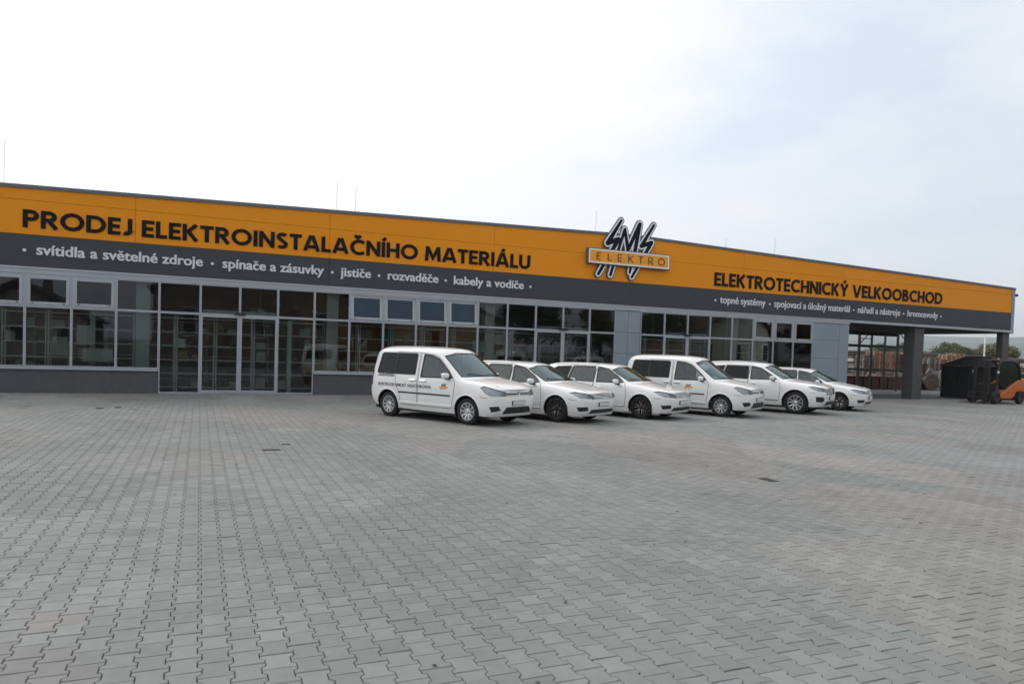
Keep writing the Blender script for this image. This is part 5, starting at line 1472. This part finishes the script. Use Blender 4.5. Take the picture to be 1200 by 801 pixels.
MB().box(-.10, -.065, -.42, .42, .25, .34).build('carriage', M_DSTEEL, fk); MB().box(-.10, -.065, -.42, .42, .5, .59).build('carriage', M_DSTEEL, fk)
sw = MB(); sw.tube([(.78 - .05 * sin(a), .16 * cos(a), 1.18 + .13 * sin(a)) for a in [2 * pi * i / 16 for i in range(17)]], .014, 5); sw.bar((.8, 0, 1.18), (.55, 0, .9), .03, 6); sw.build('steering_wheel', M_PLAST, fk)
MB().lathe([(0, 2.28), (.05, 2.26), (.06, 2.2), (.06, 2.14)], 12, 'z', (1.9, .3, 0)).build('beacon', simple('amber_beacon', (.6, .2, .02), .3), fk)

# scrap pile at the right edge behind the forklift
M_SCRAP = simple('scrap_steel', (.05, .045, .042), .7, .4, var=.4, scale=8)
mb = MB()
for k in range(260):
    a = Vector((rb.uniform(45.5, 53), rb.uniform(27.5, 31), 0)); hmax = 1.7 * (1 - abs(a.x - 49) / 4.5) + .5
    a.z = rb.uniform(0, max(.3, hmax)); d = Vector((rb.uniform(-1, 1), rb.uniform(-1, 1), rb.uniform(-.6, .6))).normalized() * rb.uniform(.4, 1.0)
    b = a + d; b.z = max(.02, b.z); a.z = max(.02, a.z)
    mb.bar(a, b, rb.uniform(.02, .06), 5)
o = mb.build('scrap_heap', M_SCRAP); tag(o, 'dark heap of tangled steel offcuts behind the forklift', 'scrap heap'); o['kind'] = 'stuff'

# lamp post
lp = thing('lamp_post', 'white curved-arm lamp post beyond the yard', 'lamp post', (90.5, 60, -.1))
MB().bar((0, 0, 0), (0, 0, 6.0), .11, 10, .07).build('pole', M_SHELF, lp)
MB().tube([(0, 0, 5.9), (-.1, 0, 6.2), (-.5, -.1, 6.42), (-1.3, -.25, 6.5)], .05, 8).build('arm', M_SHELF, lp, smooth=True)
MB().cbox(-2.0, -1.2, -.5, -.15, 6.42, 6.56, .04).build('lamp_head', M_SHELF, lp)

# far low buildings beyond the yard
def far_hall(x, y, w, d, h, label, wallc, roofc):
    t_ = thing('far_hall', label, 'building', (x, y, -.1))
    MB().box(0, w, 0, d, 0, h).build('wall', wallc, t_)
    MB().prism([(-.4, h), (w + .4, h), (w + .4, h + .15), (w / 2, h + .5), (-.4, h + .15)], -.4, d + .4, 'y').build('roof', roofc, t_)
    for k in range(int(w / 4)): f_ = MB().box(1.2 + k * 4, 3.2 + k * 4, -.06, -.002, h * .5, h * .8).build('window', M_DSTEEL, t_)
M_FW = simple('far_wall', (.20, .16, .13), .9, var=.12, scale=.5); M_FR = simple('far_roof', (.14, .125, .12), .9, var=.15, scale=.6)
far_hall(94, 84, 34, 10, 3.6, 'long low brown-grey hall far behind the yard', M_FW, M_FR)
far_hall(132, 92, 26, 10, 3.4, 'low hall far behind the forklift at the right', M_FW, M_FR)

# --- trees
def leaf_mat(name, c1, c2):
    k = NT(name); oi = k.n('ShaderNodeObjectInfo'); p = k.objc()
    f = k.rng(k.noise(.9, 4, .6, p), .3, .7, 0, 1)
    k.l(k.mixc(f, c1, c2), k.b.inputs['Base Color']); k.b.inputs['Roughness'].default_value = .7
    return k.m
M_LEAF = [leaf_mat('leaves_mid', (.05, .085, .02), (.10, .12, .035)), leaf_mat('leaves_dark', (.035, .06, .02), (.06, .09, .03)), leaf_mat('leaves_olive', (.10, .11, .03), (.15, .13, .04))]
M_BARK = simple('bark', (.10, .08, .06), .95, var=.3, scale=6, bump=.6)
def tree_meshes(seed, h, wr):
    r = np.random.default_rng(seed); rr = random.Random(seed)
    tb = MB(); tb.tube([(0, 0, -.2), (.05, .02, h * .25), (.0, .08, h * .5), (.1, 0, h * .78)], [h * .035, h * .028, h * .02, h * .008], 8)
    cl = []
    for k in range(13):
        a = rr.uniform(0, 2 * pi); z0 = h * rr.uniform(.22, .6); L = wr * rr.uniform(.5, .95)
        e = (cos(a) * L, sin(a) * L, z0 + h * rr.uniform(.08, .34)); tb.tube([(0.03, .04, z0), (e[0] * .5, e[1] * .5, (z0 + e[2]) / 2 - .1), e], [h * .013, h * .009, h * .004], 5)
        cl.append((e, rr.uniform(.28, .5) * wr))
        cl.append(((e[0] * .55, e[1] * .55, e[2] + h * .06), rr.uniform(.25, .42) * wr))
    cl += [((.1, 0, h * .82), wr * .42), ((0, .1, h * .66), wr * .5), ((.2, -.2, h * .93), wr * .26)]
    P_ = []; 
    for c, s_ in cl:
        n = int(170 * (s_ / wr / .4) ** 2) + 50
        d = r.normal(size=(n, 3)); d /= np.linalg.norm(d, axis=1)[:, None]; rad = s_ * r.uniform(.35, 1, n) ** .5 * (1 + .25 * r.normal(size=n))
        P_.append(np.array(c) + d * rad[:, None] * np.array([1, 1, .8]))
    P_ = np.vstack(P_); n = len(P_); sz = r.uniform(.07, .15, n) * h / 5
    u = r.normal(size=(n, 3)); u /= np.linalg.norm(u, axis=1)[:, None]; w = np.cross(u, r.normal(size=(n, 3))); w /= np.linalg.norm(w, axis=1)[:, None]
    V_ = np.stack([P_ - u * sz[:, None], P_ + w * sz[:, None] * .6, P_ + u * sz[:, None], P_ - w * sz[:, None] * .6], 1).reshape(-1, 3)
    me = bpy.data.meshes.new('crown'); me.from_pydata(V_.tolist(), [], [(4 * i, 4 * i + 1, 4 * i + 2, 4 * i + 3) for i in range(n)])
    tm = bpy.data.meshes.new('trunk'); tm.from_pydata(tb.v, [], tb.f); tm.materials.append(M_BARK)
    return tm, me
TV = [tree_meshes(s_, 7.0, 2.7) for s_ in (1, 2, 3)]
def tree(x, y, sc, v, leaf, label, group='trees beyond the yard', wide=1.0):
    t_ = thing('tree', label, 'tree', (x, y, -.1), rb.uniform(0, 6), group); t_.scale = (sc * wide, sc * wide, sc)
    tm, cm = TV[v]
    link('trunk', tm, None, t_)
    o = link('crown', cm, None, t_)
    if not cm.materials: cm.materials.append(None)
    o.material_slots[0].link = 'OBJECT'; o.material_slots[0].material = M_LEAF[leaf]
for a in ((112.0, 96, .62, 0, 1, 'dark tree seen between the storage frame posts, left', 1.2), (117.8, 97, .80, 1, 1, 'dark tree just right of the middle canopy column', 1.0), (126.5, 98, .84, 2, 1, 'rounded dark tree between middle column and lamp post', 1.0),
          (132.0, 95, .92, 0, 0, 'large green tree left of the lamp post', 1.05), (136.0, 96, .90, 1, 0, 'large green tree directly behind the lamp post', 1.1), (141, 97, .78, 2, 1, 'green tree behind the right canopy column', 1.2),
          (146, 97, .94, 0, 2, 'yellowish olive tree right of the canopy corner', 1.2), (151.5, 97, 1.0, 1, 2, 'olive tree at the right edge of the picture', 1.2), (122.5, 103, .55, 0, 1, 'small dark tree in the gap right of the middle column', 1.4),
          (107.0, 98, .5, 2, 1, 'small dark tree at the left end of the tree line', 1.4)):
    tree(*a[:6], wide=a[6])
# --- hills
def hills(name, dist, base_h, amp, seed, mat):
    r = np.random.default_rng(seed); ph = r.uniform(0, 6.28, 8); n = 160; vs = []
    for i in range(n + 1):
        a = radians(-60 + 190 * i / n)
        hh = base_h + amp * sum(sin(a * f_ * 3.1 + ph[k]) / f_ for k, f_ in enumerate((1, 1.7, 2.6, 4.1, 6.3, 9.7)))
        for rr_, z in ((dist, -2), (dist * 1.12, hh * .55), (dist * 1.3, hh), (dist * 1.7, -2)):
            vs.append((sin(a) * rr_, cos(a) * rr_, z + (r.normal() * .6 if z > 0 else 0)))
    fs = [(4 * i + k, 4 * i + k + 1, 4 * i + 5 + k, 4 * i + 4 + k) for i in range(n) for k in range(3)]
    o = MB().add(vs, fs).build(name, mat, None, True); structure(o)
M_HILL = simple('wooded_hillside', (.045, .06, .035), .95, var=.35, scale=.012)
hills('hills', 2300, 78, 14, 5, M_HILL)
hills('hills', 3100, 128, 26, 9, M_HILL)

# ================================================================== ACROSS THE STREET (seen mirrored in the glass)
M_HWALL = simple('house_plaster', (.36, .33, .28), .9, var=.1, scale=.8); M_HWALL2 = simple('house_brown_wall', (.20, .15, .12), .9, var=.15, scale=.8)
M_TILE = simple('roof_tiles', (.10, .055, .045), .85, var=.2, scale=4)
def house(x, y, w, d, h, rh, rz, label, wallm):
    t_ = thing('house', label, 'house', (x, y, -.05), rz, 'houses across the street mirrored in the glass')
    MB().box(-w / 2, w / 2, -d / 2, d / 2, 0, h).build('wall', wallm, t_)
    mb = MB(); e = .5
    mb.prism([(-w / 2 - e, h - .2), (0, h + rh), (w / 2 + e, h - .2), (w / 2 + e - .1, h - .35), (0, h + rh - .25), (-w / 2 - e + .1, h - .35)], -d / 2 - e, d / 2 + e, 'y'); ro = mb.build('roof', M_TILE, t_)
    MB().prism([(-w / 2, h), (w / 2, h), (0, h + rh - .3)], -d / 2 + .01, d / 2 - .01, 'y').build('gable', wallm, t_)
    MB().box(.8, 1.4, -.3, .3, h + rh * .4, h + rh + .7).build('chimney', M_HWALL2, ro)
    for k in range(3):
        xx = -w / 2 + w * (k + .5) / 3
        f_ = MB().box(xx - .55, xx + .55, d / 2 + .002, d / 2 + .06, h * .35, h * .75).build('window', M_WHITE, t_)
        MB().box(xx - .47, xx + .47, d / 2 + .061, d / 2 + .07, h * .37, h * .73).build('pane', M_DSTEEL, f_)
house(-12.5, -16, 9, 10, 3.4, 2.6, 0, 'plastered house with a low tiled gable across the street, mirrored at far left', M_HWALL)
house(4.5, -18, 16, 12, 6.2, 4.0, 0, 'large brown house with tiled gable across the street, mirrored above the entrance', M_HWALL2)
house(24, -24, 14, 11, 5.0, 3.4, .3, 'plastered house across the street, mirrored in the middle glazing', M_HWALL)
house(52, -14, 14, 11, 4.6, 3.2, -.2, 'plastered house across the street, mirrored in the right glazing', M_HWALL)
for k, (x, y, sc, v) in enumerate(((14, -18, 1.1, 0), (34, -19, 1.2, 1), (41, -17, 1.0, 2), (46, -12, 1.1, 0), (-22, -18, 1.2, 1), (66, -10, 1.3, 2))):
    tree(x, y, sc, v, k % 3, 'broad tree across the street, mirrored in the glass, number %s from the left' % ('two', 'three', 'four', 'five', 'one', 'six')[k], 'trees across the street')

# ================================================================== LEAVES BLOWN ONTO THE PAVING
M_LITTER = simple('dry_leaf', (.06, .05, .035), .9, var=.4, scale=30)
mb = MB()
for k in range(34):
    d_ = rb.uniform(3.5, 14); a_ = radians(rb.uniform(-10, 57)); x, y = sin(a_) * d_, cos(a_) * d_; w = rb.uniform(.006, .014); a0 = rb.uniform(0, 6)
    ca, sa = cos(a0), sin(a0)
    P4 = [(-2 * w, 0, .004), (0, -w, .012), (2 * w, 0, .005), (0, w, .010)]
    mb.add([(x + p[0] * ca - p[1] * sa, y + p[0] * sa + p[1] * ca, p[2]) for p in P4], [(0, 1, 2), (0, 2, 3)])
o = mb.build('leaf_litter', M_LITTER); tag(o, 'few dark dry leaves and crumbs scattered over the paving', 'leaves'); o['kind'] = 'stuff'

# ================================================================== HAZE
M_HAZE = bpy.data.materials.new('haze_air'); M_HAZE.use_nodes = True
hn = M_HAZE.node_tree
for n_ in list(hn.nodes): hn.nodes.remove(n_)
pv = hn.nodes.new('ShaderNodeVolumePrincipled'); ho = hn.nodes.new('ShaderNodeOutputMaterial')
pv.inputs['Color'].default_value = (.86, .92, 1.0, 1); pv.inputs['Density'].default_value = .00022; pv.inputs['Anisotropy'].default_value = .2
hn.links.new(pv.outputs[0], ho.inputs['Volume'])
hz = MB().box(-5700, 5700, -5700, 5700, -4, 290).build('haze', M_HAZE); hz['kind'] = 'stuff'
